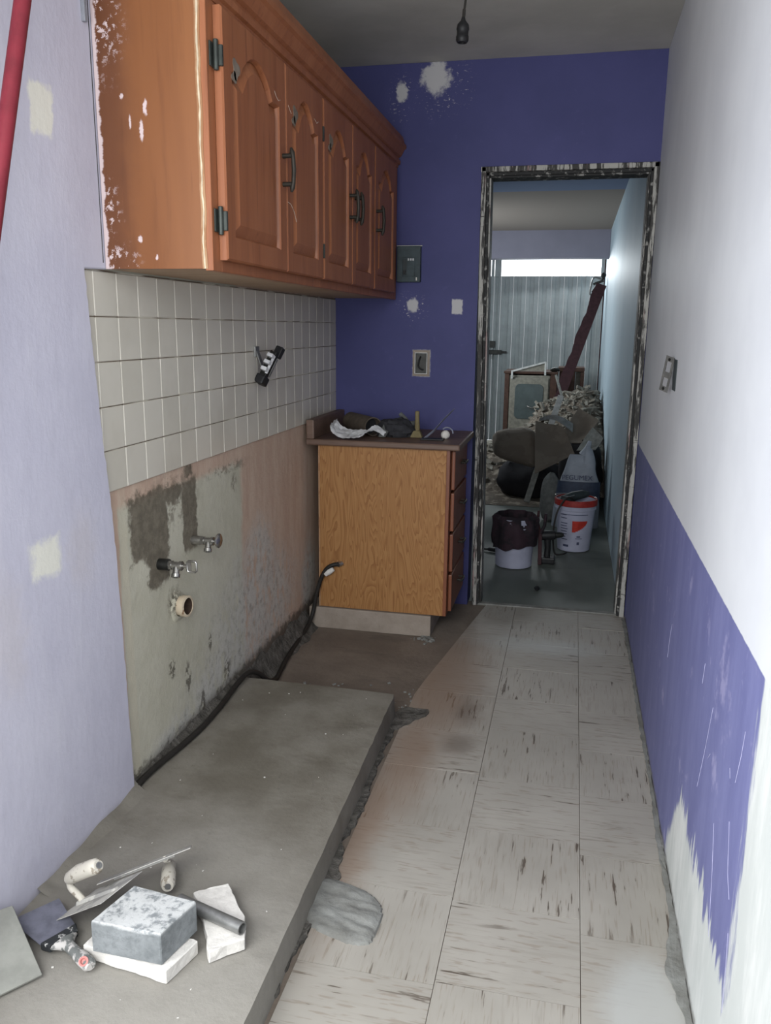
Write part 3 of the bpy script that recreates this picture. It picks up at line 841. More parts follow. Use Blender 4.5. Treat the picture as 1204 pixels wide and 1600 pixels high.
# worn light edge of the side panel
m = MB()
for k in range(28):
    z0 = 1.478 + k * 0.702 / 28; z1 = z0 + 0.702 / 28
w_ = []
for k in range(29):
    zz = 1.478 + k * 0.702 / 28; e = 0.0035 * nz((0, 0, zz * 14))
    w_.append([(-0.864 + e, ya - 0.0015, zz), (-0.851 + e, ya - 0.0015, zz), (-0.851 + e, ya + 0.016, zz), (-0.864 + e, ya + 0.016, zz)])
m.loft(w_); m.build('worn_edge', 'raw_edge', UC)
m = MB(); w_ = []
for k in range(81):
    zz = 1.478 + k * 0.702 / 80; e = 0.0035 * nz((0, 0, zz * 14)) + 0.0012 * nz((0, 4, zz * 60)); hw = 0.0018 + 0.0014 * nz((2, 0, zz * 45)) + 0.0012 * max(0, (zz - 1.7))
    w_.append([(-0.8575 + e - hw, ya - 0.0026, zz), (-0.8575 + e + hw, ya - 0.0026, zz), (-0.8575 + e + hw, ya, zz), (-0.8575 + e - hw, ya, zz)])
m.loft(w_); m.build('worn_line', 'worn_line', UC)
MB().box((-1.13, ya + 0.018, 1.480), (-0.857, yb, 1.494)).build('bottom_panel', 'pale_ply', UC)
MB().box((-1.13, ya + 0.018, 2.15), (-0.857, yb, 2.165)).build('top_panel', 'red_wood', UC)
MB().box((-1.136, ya + 0.018, 1.494), (-1.13, yb, 2.15)).build('back_panel', 'pale_ply', UC)
ff = MB()
stiles = [(ya, 1.925), (2.665, 2.715), (3.38, 3.42), (3.775, yb)]
for y0, y1 in stiles: ff.box((-0.857, y0, 1.474), (FX, y1, 2.06))
for i in range(3): 
    ff.box((-0.857, stiles[i][1], 1.474), (FX, stiles[i + 1][0], 1.512)); ff.box((-0.857, stiles[i][1], 2.04), (FX, stiles[i + 1][0], 2.06))
ff.build('face_frame', 'red_wood', UC, bevel=0.0012, seg=1)
# moulded cornice
prof = [(-0.857, 2.056), (-0.834, 2.056), (-0.832, 2.066), (-0.824, 2.070), (-0.822, 2.084), (-0.830, 2.090), (-0.830, 2.098), (-0.820, 2.104), (-0.812, 2.118), (-0.806, 2.130), (-0.797, 2.136), (-0.797, 2.150), (-0.806, 2.158), (-0.812, 2.184), (-0.857, 2.186)]
MB().loft([[(x, ya - 0.004, z) for x, z in prof], [(x, yb, z) for x, z in prof]]).build('cornice', 'red_wood', UC)

def arch(y0, y1, z0, zs, zp, n=12):
    """panel outline with a cathedral top: shoulders at zs, crown at zp"""
    w_ = y1 - y0; s = 0.16 * w_
    pts = [(y0, z0), (y1, z0), (y1, zs), (y1 - s, zs)]
    for k in range(1, n):
        u = k / n
        y = y1 - s - u * (w_ - 2 * s)
        pts.append((y, zs + (zp - zs) * math.sin(math.pi * u) ** 0.75))
    pts += [(y0 + s, zs), (y0, zs)]
    return pts
def inset(pts, d):
    n = len(pts); out = []
    for i in range(n):
        a = Vector(pts[i - 1]); b = Vector(pts[i]); c = Vector(pts[(i + 1) % n])
        e1 = (b - a).normalized(); e2 = (c - b).normalized()
        n1 = Vector((-e1.y, e1.x)); n2 = Vector((-e2.y, e2.x)); h = n1 + n2
        if h.length < 1e-5: h = n1
        h.normalize(); k = d / max(0.45, h.dot(n1))
        out.append((b + h * k)[:])
    return out
def handle(door, y, zc, L, mat='bronze'):
    h = MB()
    x0 = FX + 0.022
    h.cyl((x0, y, zc - L * 0.32), (x0 + 0.026, y, zc - L * 0.32), 0.0065, 10)
    h.cyl((x0, y, zc + L * 0.32), (x0 + 0.026, y, zc + L * 0.32), 0.0065, 10)
    pts = [(x0 + 0.024, y, zc - L / 2), (x0 + 0.027, y, zc - L * 0.40), (x0 + 0.030, y, zc - L * 0.30), (x0 + 0.032, y, zc), (x0 + 0.030, y, zc + L * 0.30), (x0 + 0.027, y, zc + L * 0.40), (x0 + 0.024, y, zc + L / 2)]
    h.tube(pts, [0.003, 0.0075, 0.006, 0.0065, 0.006, 0.0075, 0.003], 10)
    return h.build('handle', mat, door, smooth=True)
def hinge(door, y, z):
    m = MB().box((FX, y - 0.026, z - 0.026), (FX + 0.004, y, z + 0.026))
    m.box((FX + 0.002, y - 0.006, z - 0.022), (FX + 0.024, y + 0.002, z + 0.022))
    m.cyl((FX + 0.010, y - 0.009, z - 0.032), (FX + 0.010, y - 0.009, z + 0.032), 0.006, 10)
    return m.build('hinge', 'hinge', door, bevel=0.0012, seg=1)
ZD0, ZD1 = 1.500, 2.048
def door(y0, y1, hy, hinge_side, blob=True, handle_L=0.115):
    d = MB()
    op = arch(y0 + 0.05, y1 - 0.05, ZD0 + 0.055, 1.925, 1.992)
    outer = [(y0, ZD0), (y1, ZD0), (y1, ZD1), (y0, ZD1)]
    # frame front: strips from the outer edge to the shaped opening
    n = len(op)
    x0, x1 = FX + 0.001, FX + 0.022
    bev = 0.004
    ring_o0 = []; ring_o1 = []
    for k, (yy, zz) in enumerate(op):
        if k == 0: q = (y0, ZD0)
        elif k == 1: q = (y1, ZD0)
        elif k == 2: q = (y1, 1.96)
        elif k == n - 1: q = (y0, 1.96)
        elif k == 3: q = (y1, ZD1)
        elif k == n - 2: q = (y0, ZD1)
        else: q = (yy, ZD1)
        ring_o0.append(q)
    def ins(q, e):
        return (min(max(q[0], y0 + e), y1 - e), min(max(q[1], ZD0 + e), ZD1 - e))
    opi = inset(op, 0.006)
    rings = [[(x0, *q) for q in ring_o0], [(x1 - bev, *q) for q in ring_o0], [(x1, *ins(q, bev)) for q in ring_o0],
             [(x1, *q) for q in op], [(x1 - 0.004, *q) for q in inset(op, 0.003)], [(x1 - 0.011, *q) for q in opi], [(x0, *q) for q in opi]]
    d.loft(rings, close=False)
    o = d.build('door', 'red_wood', UC)
    rp = MB()
    rp.loft([[(x0 + 0.001, *q) for q in inset(op, 0.0065)], [(x1 - 0.013, *q) for q in inset(op, 0.0065)], [(x1 - 0.011, *q) for q in inset(op, 0.012)],
             [(x1 - 0.0025, *q) for q in inset(op, 0.030)], [(x1 - 0.001, *q) for q in inset(op, 0.033)]])
    rp.build('raised_panel', 'red_wood', o)
    if hy is not None: handle(o, hy, 1.768, handle_L)
    for z in (1.588, 1.943):
        if hinge_side == 'near': hinge(o, y0, z)
    if blob:
        s = MB()
        for k, (cy, cz, sy, sz, sd) in enumerate(((y0 + 0.078, 1.935, 0.020, 0.022, 1.0), (y0 + 0.064, 1.915, 0.015, 0.012, 4.0))):
            ring = []
            for i in range(16):
                a = 2 * math.pi * i / 16; rr = 1 + 0.25 * math.sin(3 * a + sd)
                ring.append((cy + sy * rr * math.cos(a), cz + sz * rr * math.sin(a)))
            s.prism([(x1 - 0.0002, *q) for q in ring], (0.0012, 0, 0))
        s.build('grey_patch', 'surface_mark', o)
    return o
A = door(1.912, 2.336, 2.308, 'near')
B = door(2.341, 2.688, None, 'far')
Cc = door(2.700, 3.050, 3.016, 'near')
D = door(3.055, 3.395, 3.085, 'far', False)
Ee = door(3.408, 3.80, 3.428, 'far', False)
def scratch(door_, pts, r=0.0008):
    x = FX + 0.0222
    MB().tube([(x, y, z) for y, z in pts], r, 6).build('scratch', 'scratch', door_)
scratch(A, [(2.25, 1.955), (2.262, 1.945), (2.28, 1.938), (2.296, 1.944)])
scratch(B, [(2.36, 1.945), (2.375, 1.935), (2.385, 1.93)])
scratch(B, [(2.345, 1.69), (2.37, 1.688), (2.40, 1.67), (2.42, 1.645)])
scratch(B, [(2.60, 1.965), (2.625, 1.957), (2.64, 1.965)])

# ------------------------------------------------------------------ lower cabinet
LC = thing('base_cabinet', 'short plywood sided base cabinet in the far left corner', 'cabinet', (-0.78, 3.69, 0.0))
y0, y1 = 3.45, 3.925
MB().box((-1.074, y0, 0.098), (-0.505, y0 + 0.016, 0.840)).build('side_panel', 'figured_ply', LC, bevel=0.001)
MB().box((-0.505, y0 - 0.001, 0.098), (-0.490, y0 + 0.05, 0.840)).build('corner_stile', 'drawer_wood', LC, bevel=0.0015)
MB().box((-1.074, y0 - 0.002, 0.098), (-1.068, y0, 0.836)).build('edge_strip', 'raw_edge', LC)
MB().box((-1.074, y0 + 0.016, 0.11), (-1.06, y1, 0.84)).build('back_panel', 'pale_ply', LC)
MB().box((-1.06, y1 - 0.016, 0.11), (-0.51, y1, 0.84)).build('side_panel', 'figured_ply', LC)
fm = MB()
for z in (0.098, 0.282, 0.466, 0.650, 0.822):
    fm.box((-0.512, y0 + 0.05, z), (-0.490, y1 - 0.04, z + 0.018))
fm.box((-0.512, y1 - 0.04, 0.098), (-0.490, y1, 0.84))
fm.build('face_frame', 'drawer_wood', LC, bevel=0.001, seg=1)
for k in range(4):
    z0 = 0.110 + 0.184 * k
    d = MB().box((-0.489, y0 + 0.035, z0), (-0.472, y1 - 0.03, z0 + 0.170)).build('drawer', 'drawer_wood', LC, bevel=0.005)
    zc = z0 + 0.095
    p = MB()
    p.cyl((-0.472, 3.665, zc), (-0.452, 3.665, zc), 0.005, 8); p.cyl((-0.472, 3.725, zc), (-0.452, 3.725, zc), 0.005, 8)
    p.tube([(-0.452, 3.645, zc), (-0.449, 3.665, zc), (-0.447, 3.695, zc), (-0.449, 3.725, zc), (-0.452, 3.745, zc)], [0.003, 0.006, 0.005, 0.006, 0.003], 8)
    p.build('drawer_pull', 'bronze', d, smooth=True)
MB().box((-1.12, y0 - 0.008, -0.004), (-0.556, y1, 0.094)).build('plinth', 'plinth', LC, bevel=0.004)
# countertop with rounded nose and backsplash lip on the tile side
cp = [(3.426, 0.842), (3.423, 0.848), (3.423, 0.862), (3.427, 0.868), (3.925, 0.868), (3.925, 0.842)]
MB().loft([[(-1.120, y, z) for y, z in cp], [(-0.452, y, z) for y, z in cp], [(-0.447, y + (0.004 if y < 3.5 else 0), z - (0.003 if z > 0.86 else 0)) for y, z in cp]]).build('countertop', 'counter', LC, bevel=0.001, seg=1)
MB().box((-1.121, 3.424, 0.868), (-1.086, 3.925, 0.952)).build('backsplash', 'counter', LC, bevel=0.005)

# ------------------------------------------------------------------ gas hose
hose = [(-1.121, 1.868, 0.090), (-1.120, 1.92, 0.094), (-1.114, 2.01, 0.094), (-1.102, 2.12, 0.092), (-1.094, 2.25, 0.091), (-1.097, 2.40, 0.093), (-1.106, 2.55, 0.098),
        (-1.098, 2.64, 0.108), (-1.082, 2.70, 0.085), (-1.062, 2.76, 0.03), (-1.058, 2.83, 0.010), (-1.075, 2.95, 0.009), (-1.092, 3.10, 0.010), (-1.100, 3.22, 0.012),
        (-1.102, 3.33, 0.022), (-1.098, 3.415, 0.06), (-1.082, 3.425, 0.15), (-1.058, 3.425, 0.235), (-1.030, 3.425, 0.285), (-1.000, 3.428, 0.304), (-0.978, 3.437, 0.305)]
def smooth_path(p, n=4):
    p = [Vector(q) for q in p]; out = []
    for i in range(len(p) - 1):
        a = p[max(i - 1, 0)]; b = p[i]; c = p[i + 1]; d = p[min(i + 2, len(p) - 1)]
        for k in range(n):
            s = k / n
            out.append(0.5 * ((2 * b) + (c - a) * s + (2 * a - 5 * b + 4 * c - d) * s * s + (3 * b - a - 3 * c + d) * s ** 3))
    out.append(p[-1]); return out
hs = thing('gas_hose', 'black hose running along the foot of the stained wall into the base cabinet', 'hose', (-1.1, 2.6, 0.08))
MB().tube(smooth_path(hose), 0.0095, 10).build('hose', 'black_rubber', hs, smooth=True)
MB().lathe([(0.0, 0.0), (0.012, 0.0), (0.013, 0.02), (0.011, 0.022), (0.011, 0.03), (0.0, 0.03)], (-0.982, 3.436, 0.305), (0.55, 0.75, 0), 12).build('hose_fitting', 'chrome', hs)
MB().tube([(-1.038, 3.426, 0.258), (-1.018, 3.426, 0.272), (-1.000, 3.430, 0.284)], [0.012, 0.014, 0.010], 10).build('tape_wrap', 'foam', hs, smooth=True)
# ------------------------------------------------------------------ valves, drain, bracket
def valve(name, label, y, z, lever):
    v = thing(name, label, 'valve', (XL, y, z), 'angle valves on the bare wall')
    MB().cyl((XL, y, z), (XL + 0.032, y, z), 0.017 if lever else 0.014, 14).build('pipe_stub', 'dark_metal' if lever else 'chrome', v, smooth=True)
    b = MB().cyl((XL + 0.030, y, z), (XL + 0.074, y, z), 0.0115, 14)
    b.cyl((XL + 0.032, y, z), (XL + 0.042, y, z), 0.0145, 6); b.cyl((XL + 0.064, y, z), (XL + 0.072, y, z), 0.0140, 14)
    b.build('valve_body', 'chrome', v, smooth=True)
    MB().lathe([(0, 0), (0.009, 0), (0.010, 0.018), (0.0125, 0.020), (0.0125, 0.030), (0.007, 0.030), (0.007, 0.015)], (XL + 0.056, y - 0.004, z - 0.004), (0.1, -0.45, -0.85), 12).build('outlet', 'chrome', v, smooth=True)
    if lever:
        m = MB().cyl((XL + 0.074, y, z), (XL + 0.088, y, z), 0.006, 10)
        m.tube([(XL + 0.088, y, z), (XL + 0.089, y, z + 0.013), (XL + 0.093, y, z + 0.016), (XL + 0.112, y, z + 0.016), (XL + 0.116, y, z + 0.012), (XL + 0.116, y, z - 0.012), (XL + 0.112, y, z - 0.016), (XL + 0.093, y, z - 0.016), (XL + 0.089, y, z - 0.013), (XL + 0.088, y, z)], 0.0034, 8)
        m.box((XL + 0.090, y - 0.001, z - 0.012), (XL + 0.100, y + 0.001, z + 0.012))
    else:
        m = MB().cyl((XL + 0.072, y, z), (XL + 0.084, y, z), 0.006, 10)
        m.lathe([(0.0, 0.0), (0.020, 0.001), (0.023, 0.004), (0.023, 0.008), (0.019, 0.011), (0.0, 0.012)], (XL + 0.083, y, z + 0.003), (1, 0, 0), 20)
    m.build('lever' if lever else 'knob', 'chrome', v, smooth=True)
valve('angle_valve', 'chrome angle valve with round knob, upper of the two', 2.318, 0.690, False)
valve('angle_valve', 'chrome angle valve with flat lever, lower of the two', 2.10, 0.672, True)
dr = thing('drain_pipe', 'dirty cream drain pipe stub in the bare wall', 'pipe', (XL, 2.20, 0.510))
MB().lathe([(0.030, -0.01), (0.030, 0.016), (0.033, 0.018), (0.033, 0.034), (0.026, 0.036), (0.026, 0.0), (0.0, 0.0)], (XL, 2.205, 0.511), (1, -0.1, 0.05), 24).build('pipe_ring', 'pvc', dr, smooth=True)
MB().lathe([(0.0, 0.003), (0.0257, 0.003), (0.0257, 0.0335)], (XL, 2.205, 0.511), (1, -0.1, 0.05), 24).build('pipe_bore', 'bore_dark', dr)
def brk(u, v):
    a = u * 2 * math.pi; r_ = 0.030 + 0.016 * v * (1 + 0.5 * nz((math.cos(a) * 2, math.sin(a) * 2, 3)))
    return Vector((XL + 0.007 * (1 - v) ** 0.7 + 0.0005, 2.205 + r_ * 1.1 * math.cos(a), 0.508 + r_ * math.sin(a)))
MB().grid(brk, 28, 6).build('mortar_collar', 'render', dr, smooth=True)

sk = thing('tap_bracket', 'broken metal bracket with white comb teeth hanging on the tiles', 'bracket', (-1.13, 2.9, 1.24))
MB().box((-1.129, 2.852, 1.238), (-1.122, 2.892, 1.275)).build('strap', 'steel', sk, bevel=0.001)
MB().bar((-1.124, 2.875, 1.262), (-1.106, 2.885, 1.192), 0.022, 0.004, (1, 0, 0)).build('strap_arm', 'steel', sk)
R = Matrix.Translation((-1.092, 2.90, 1.205)) @ Matrix.Rotation(math.radians(-22), 4, 'X') @ Matrix.Rotation(math.radians(20), 4, 'Y') @ Matrix.Scale(1.12, 4)
MB().box((-0.012, -0.011, -0.055), (0.012, 0.011, 0.05), R).build('clip_body', 'dark_metal', sk, bevel=0.003)
MB().box((-0.016, -0.020, -0.066), (0.016, 0.024, -0.036), R).build('clip_foot', 'black', sk, bevel=0.006)
tm = MB()
for k in range(3): tm.box((-0.006, -0.034, -0.024 + 0.024 * k), (0.014, -0.012, -0.012 + 0.024 * k), R)
tm.box((0.006, -0.015, -0.028), (0.0145, -0.009, 0.036), R)
tm.build('comb_teeth', 'white_plastic', sk, bevel=0.001, seg=1)
MB().box((-0.008, 0.012, -0.03), (0.012, 0.024, 0.035), R).build('clip_plate', 'steel', sk, bevel=0.002)
MB().box((-0.012, 0.012, 0.04), (0.014, 0.036, 0.078), R).build('clip_cap', 'black', sk, bevel=0.004)

# ------------------------------------------------------------------ back-wall electrics
bx = thing('breaker_box', 'grey green breaker box on the purple wall beside the hanging cabinet', 'breaker box', (-0.775, YB, 1.635))
MB().box((-0.829, YB - 0.030, 1.553), (-0.718, YB, 1.714)).build('box', 'breaker_grey', bx, bevel=0.004)
MB().box((-0.801, YB - 0.036, 1.578), (-0.742, YB - 0.029, 1.662)).build('cover', 'breaker_grey', bx, bevel=0.002)
MB().box((-0.797, YB - 0.040, 1.585), (-0.780, YB - 0.034, 1.655)).build('breaker', 'breaker_dark', bx, bevel=0.001)
MB().box((-0.794, YB - 0.050, 1.590), (-0.783, YB - 0.038, 1.604)).build('toggle', 'black', bx, bevel=0.001)
m = MB()
for k in range(3): m.box((-0.776 + 0.011 * k, YB - 0.0368, 1.648), (-0.769 + 0.011 * k, YB - 0.0358, 1.658))
m.build('label_print', 'white_plastic', bx)
MB().box((-0.832, YB - 0.014, 1.7135), (-0.714, YB, 1.7175)).build('paint_lip', 'foam', bx)
MB().box((-0.738, YB - 0.0315, 1.560), (-0.732, YB - 0.0295, 1.574)).build('paint_fleck', 'foam', bx)

jb = thing('junction_box', 'open metal junction box with a black wire in the purple wall', 'junction box', (-0.709, YB, 1.182))
def ringbox(m, x0, x1, z0, z1, t_, ya_, yb_):
    m.box((x0, ya_, z0), (x1, yb_, z0 + t_)); m.box((x0, ya_, z1 - t_), (x1, yb_, z1)); m.box((x0, ya_, z0 + t_), (x0 + t_, yb_, z1 - t_)); m.box((x1 - t_, ya_, z0 + t_), (x1, yb_, z1 - t_)); return m
ringbox(MB(), -0.750, -0.668, 1.121, 1.243, 0.012, YB - 0.005, YB).build('filler_rim', 'plinth', jb, bevel=0.003)
ringbox(MB(), -0.739, -0.679, 1.132, 1.232, 0.003, YB - 0.012, YB).build('box_sides', 'steel', jb)
MB().box((-0.736, YB - 0.003, 1.135), (-0.682, YB, 1.229)).build('box_back', 'dark_metal', jb)
MB().tube(smooth_path([(-0.712, YB - 0.004, 1.214), (-0.718, YB - 0.014, 1.195), (-0.722, YB - 0.014, 1.17), (-0.71, YB - 0.012, 1.155), (-0.698, YB - 0.006, 1.152)]), 0.0035, 8).build('wire', 'black', jb, smooth=True)

# bracket on the right wall
rb = thing('switch_strap', 'tilted steel switch strap sticking out of the right wall', 'bracket', (XR, 2.8, 1.21))
R = Matrix.Translation((XR - 0.018, 2.80, 1.212)) @ Matrix.Rotation(math.radians(-57), 4, 'Z') @ Matrix.Rotation(math.radians(12), 4, 'Y')
m = MB()
def pc(x0, x1, z0, z1): m.box((x0, -0.0015, z0), (x1, 0.0015, z1), R)
pc(-0.020, -0.012, -0.056, 0.056); pc(0.012, 0.020, -0.056, 0.056)
for a, b in ((-0.056, -0.040), (-0.012, 0.006), (0.040, 0.056)): pc(-0.012, 0.012, a, b)
m.build('strap', 'steel', rb)
for z in (-0.047, 0.047): MB().cyl(R @ Vector((0, -0.004, z)), R @ Vector((0, 0.014, z)), 0.005, 10).build('screw', 'dark_metal', rb)
MB().box((XR - 0.002, 2.70, 1.165), (XR + 0.0, 2.78, 1.26)).build('wall_slot', 'breaker_dark', rb)

# lamp holder on its cord
lh = thing('lamp_holder', 'black bulb socket hanging from the ceiling on a cord', 'lamp', (-0.397, 2.8, 2.49))
MB().tube(smooth_path([(-0.372, 2.8, 2.492), (-0.380, 2.8, 2.42), (-0.389, 2.8, 2.34), (-0.394, 2.8, 2.295)]), 0.0036, 8).build('cord', 'black_rubber', lh, smooth=True)
MB().tube([(-0.3935, 2.8, 2.305), (-0.395, 2.8, 2.275)], 0.005, 8).build('cord_sleeve', 'black_rubber', lh, smooth=True)
MB().lathe([(0.0, 0.064), (0.005, 0.062), (0.008, 0.052), (0.018, 0.040), (0.0200, 0.028), (0.0180, 0.022), (0.0180, 0.010), (0.0195, 0.008), (0.0195, -0.004), (0.016, -0.010), (0.013, -0.010), (0.013, 0.01), (0.0, 0.01)], (-0.397, 2.8, 2.222), (0.03, 0, 1), 20).build('socket', 'black', lh, smooth=True)

# red pole leaning at the near left, grey conduit end
d = Vector((0, 0.336, 1.0)).normalized()
rp = thing('leaning_pole', 'red pole leaning against the lavender wall at the near left', 'pole', (-1.05, 0.95, 0.08))
p0 = Vector((-1.05, 1.422, 1.618))
a = p0 + d * ((0.085 - p0.z) / d.z); b = p0 + d * ((2.47 - p0.z) / d.z)
MB().tube([a, a + d * 0.01, b], 0.0155, 16).build('shaft', 'red_pole', rp, smooth=True)
MB().tube([a - d * 0.002, a + d * 0.03], 0.018, 16).build('ferrule', 'grey_plastic', rp, smooth=True)
props(MB().box((-1.1185, 1.838, 2.008), (-1.108, 1.849, 2.45)).build('conduit_stub', 'grey_plastic', bevel=0.002),
      'thin grey conduit on the lavender wall beside the hanging cabinet', 'conduit')

# ------------------------------------------------------------------ foreground tools on the platform
ZP = 0.083
def slab(name, label, cat, poly, z0, z1, mat, amp=0.0025, seed=0.0, taper=0.0, group=None):
    base = ragged(poly, amp, 0.012, seed)
    c = sum(base, Vector((0, 0))) / len(base)
    top = [c + (p - c) * (1 - taper) for p in base]
    m = MB().loft([[(p.x, p.y, z0) for p in base],
                   [(p.x + amp * nz((p.x * 50, p.y * 50, 3)), p.y, z0 + (z1 - z0) * 0.5) for p in base],
                   [(p.x, p.y, z1 + amp * 0.7 * nz((p.x * 40, p.y * 40, seed))) for p in top]])
    return props(m.build(name, mat, bevel=0.0015, seg=1), label, cat, group)
slab('white_block', 'white aerated block slab under the dusty grey block', 'block', [(-0.709, 1.255), (-0.684, 1.345), (-0.885, 1.392), (-0.907, 1.282)], ZP, 0.113, 'foam', 0.003, 1.0)
def gb(x, y, z):
    return Vector((x, y, z))
F, L_, B_, R_ = (-0.724, 1.266), (-0.877, 1.268), (-0.848, 1.388), (-0.697, 1.372)
base = ragged([F, R_, B_, L_], 0.0012, 0.02, 3.0)
props(MB().loft([[(p.x, p.y, 0.114) for p in base], [(p.x, p.y, 0.178) for p in base], [(p.x * 0.985 - 0.0117, p.y * 0.985 + 0.0199, 0.1855) for p in base]]).build('grey_block', 'grey_block', bevel=0.002, seg=1),
      'dark grey concrete block with white dust on top', 'block')
slab('white_block', 'broken white block piece under the metal tube', 'block', [(-0.652, 1.325), (-0.594, 1.378), (-0.622, 1.44), (-0.698, 1.533), (-0.762, 1.485), (-0.70, 1.41)], ZP, 0.110, 'foam', 0.004, 9.0)
tb = thing('metal_tube', 'short grey metal tube lying on the broken white block', 'tube', (-0.68, 1.41, 0.125))
m = MB(); e0 = Vector((-0.603, 1.385, 0.127)); e1 = Vector((-0.772, 1.442, 0.121)); ax = (e1 - e0)
m.lathe([(0.0105, 0.0), (0.0135, 0.0), (0.0135, ax.length), (0.0105, ax.length), (0.0105, 0.0)], e0, ax, 20)
m.build('tube', 'steel', tb, smooth=True)

# cement board leaning on the wall
B0 = Vector((-0.957, 1.215, 0.086)); uu = Vector((-0.586, -0.81, 0)).normalized(); vv = Vector((-0.77, 0.555, 0.36)).normalized()
pl = [(0, 0), (0.30, 0.0), (0.30, 0.20), (0.0, 0.172)]
W = [B0 + uu * a + vv * b for a, b in pl]
pl = clip(pl, -(uu.x), -(vv.x), B0.x + 1.113)
W = [B0 + uu * a + vv * b for a, b in pl]
props(MB().prism(W, uu.cross(vv).normalized() * (0.007 if uu.cross(vv).z > 0 else -0.007)).build('cement_board', 'grey_board', bevel=0.0012, seg=1),
      'grey cement board leaning on the lavender wall at the near left corner', 'board')

# putty knife
pk = thing('putty_knife', 'splashed putty knife with black bolster and pink hang hole', 'putty knife', (-0.93, 1.27, ZP))
hd = Vector((-0.104, 0.055, 0.0)).normalized(); sd = Vector((-hd.y, hd.x, 0))
he = Vector((-0.868, 1.247, 0.099))
nk = he + hd * 0.105
m = MB()
secs = []
for s, w_, t_ in ((0.0, 0.010, 0.008), (0.006, 0.0145, 0.012), (0.03, 0.0150, 0.013), (0.06, 0.0115, 0.011), (0.085, 0.0125, 0.011), (0.098, 0.022, 0.012), (0.105, 0.030, 0.011)):
    c0 = he + hd * s
    secs.append([c0 + sd * (w_ * math.cos(a)) + Vector((0, 0, t_ * math.sin(a))) for a in [2 * math.pi * k / 14 for k in range(14)]])
m.loft(secs); m.build('handle', 'grey_handle', pk, smooth=True)
m = MB().lathe([(0.0, -0.002), (0.0085, -0.002), (0.0095, 0.002), (0.006, 0.003), (0.004, -0.001), (0, -0.001)], he + hd * 0.020 + Vector((0.003, -0.0115, 0.0105)), Vector((0.25, -0.62, 0.74)), 16)
m.build('hang_hole', 'pink', pk, smooth=True)
bl = [nk + sd * 0.031 - hd * 0.0, nk - sd * 0.031, nk - sd * 0.040 + hd * 0.022, nk + sd * 0.040 + hd * 0.022]
MB().prism([p - Vector((0, 0, 0.009)) for p in bl], (0, 0, 0.018)).build('bolster', 'black_spot', pk, bevel=0.003)
b0 = nk + hd * 0.02
bp = [b0 - sd * 0.038, b0 - sd * 0.052 + hd * 0.095, b0 + sd * 0.052 + hd * 0.105, b0 + sd * 0.038]
bp = [p + Vector((0, 0, 0.012 * max(0, (p - b0).dot(hd)) / 0.1)) for p in bp]
MB().prism([p + Vector((0, 0, 0.0)) for p in bp], (0, 0, 0.0015)).build('blade', 'knife_blade', pk)

# finishing trowels
def orient(o, x, z):
    x = Vector(x).normalized(); z = Vector(z); z = (z - x * z.dot(x)).normalized(); y = z.cross(x)
    return Matrix(((x.x, y.x, z.x, o[0]), (x.y, y.y, z.y, o[1]), (x.z, y.z, z.z, o[2]), (0, 0, 0, 1)))
def trowel(name, label, M, L, Wd, hr=0.0165):
    """blade L x Wd in the local x-y plane centred on the origin, handle on +z"""
    t_ = thing(name, label, 'trowel', M.to_translation(), 'plastering trowels')
    MB().box((-L / 2, -Wd / 2, 0), (L / 2, Wd / 2, 0.0012), M).build('blade', 'blade', t_)
    m = MB()
    sec = [(-L * 0.46, 0.006, 0.003), (-L * 0.40, 0.011, 0.007), (L * 0.25, 0.010, 0.006), (L * 0.40, 0.006, 0.004)]
    m.loft([[M @ Vector((x, -w_, 0.001)), M @ Vector((x, w_, 0.001)), M @ Vector((x, w_ * 0.6, 0.001 + h_)), M @ Vector((x, -w_ * 0.6, 0.001 + h_))] for x, w_, h_ in sec])
    m.build('mounting_bar', 'blade', t_)
    m = MB().tube([M @ Vector(p) for p in smooth_path([(-L * 0.32, 0, 0.004), (-L * 0.36, 0, 0.02), (-L * 0.42, 0, 0.040), (-L * 0.36, 0, 0.056), (-L * 0.26, 0, 0.060)])], 0.008, 10)
    m.build('neck', 'plastered_wood', t_, smooth=True)
    x0 = -L * 0.40; x1 = x0 + 0.118
    pts = [(x0, 0, 0.058), (x0 + 0.012, 0, 0.060), (x0 + 0.05, 0, 0.063), (x1 - 0.02, 0, 0.062), (x1 - 0.006, 0, 0.061), (x1, 0, 0.061)]
    MB().tube([M @ Vector(p) for p in pts], [hr * 0.6, hr * 0.9, hr * 1.08, hr * 1.05, hr, hr * 0.7], 14).build('handle', 'plastered_wood', t_, smooth=True)
    MB().lathe([(0, 0.0), (hr * 0.42, 0.0), (hr * 0.42, 0.003), (hr * 0.25, 0.003), (hr * 0.25, 0.001), (0, 0.001)], M @ Vector((x1, 0, 0.061)), M.to_3x3() @ Vector((1, 0, 0)), 14).build('handle_cap', 'steel', t_)
    return t_
a = Vector((-1.014, 1.342, 0.100)); b = Vector((-0.875, 1.306, 0.196)); dd = Vector((-0.984, 1.454, 0.100))
c3 = (b + dd) / 2
trowel('plastering_trowel', 'plaster caked steel trowel propped on the dusty grey block, handle up', orient(c3, b - a, (b - a).cross(dd - a)), (b - a).length, (dd - a).length)
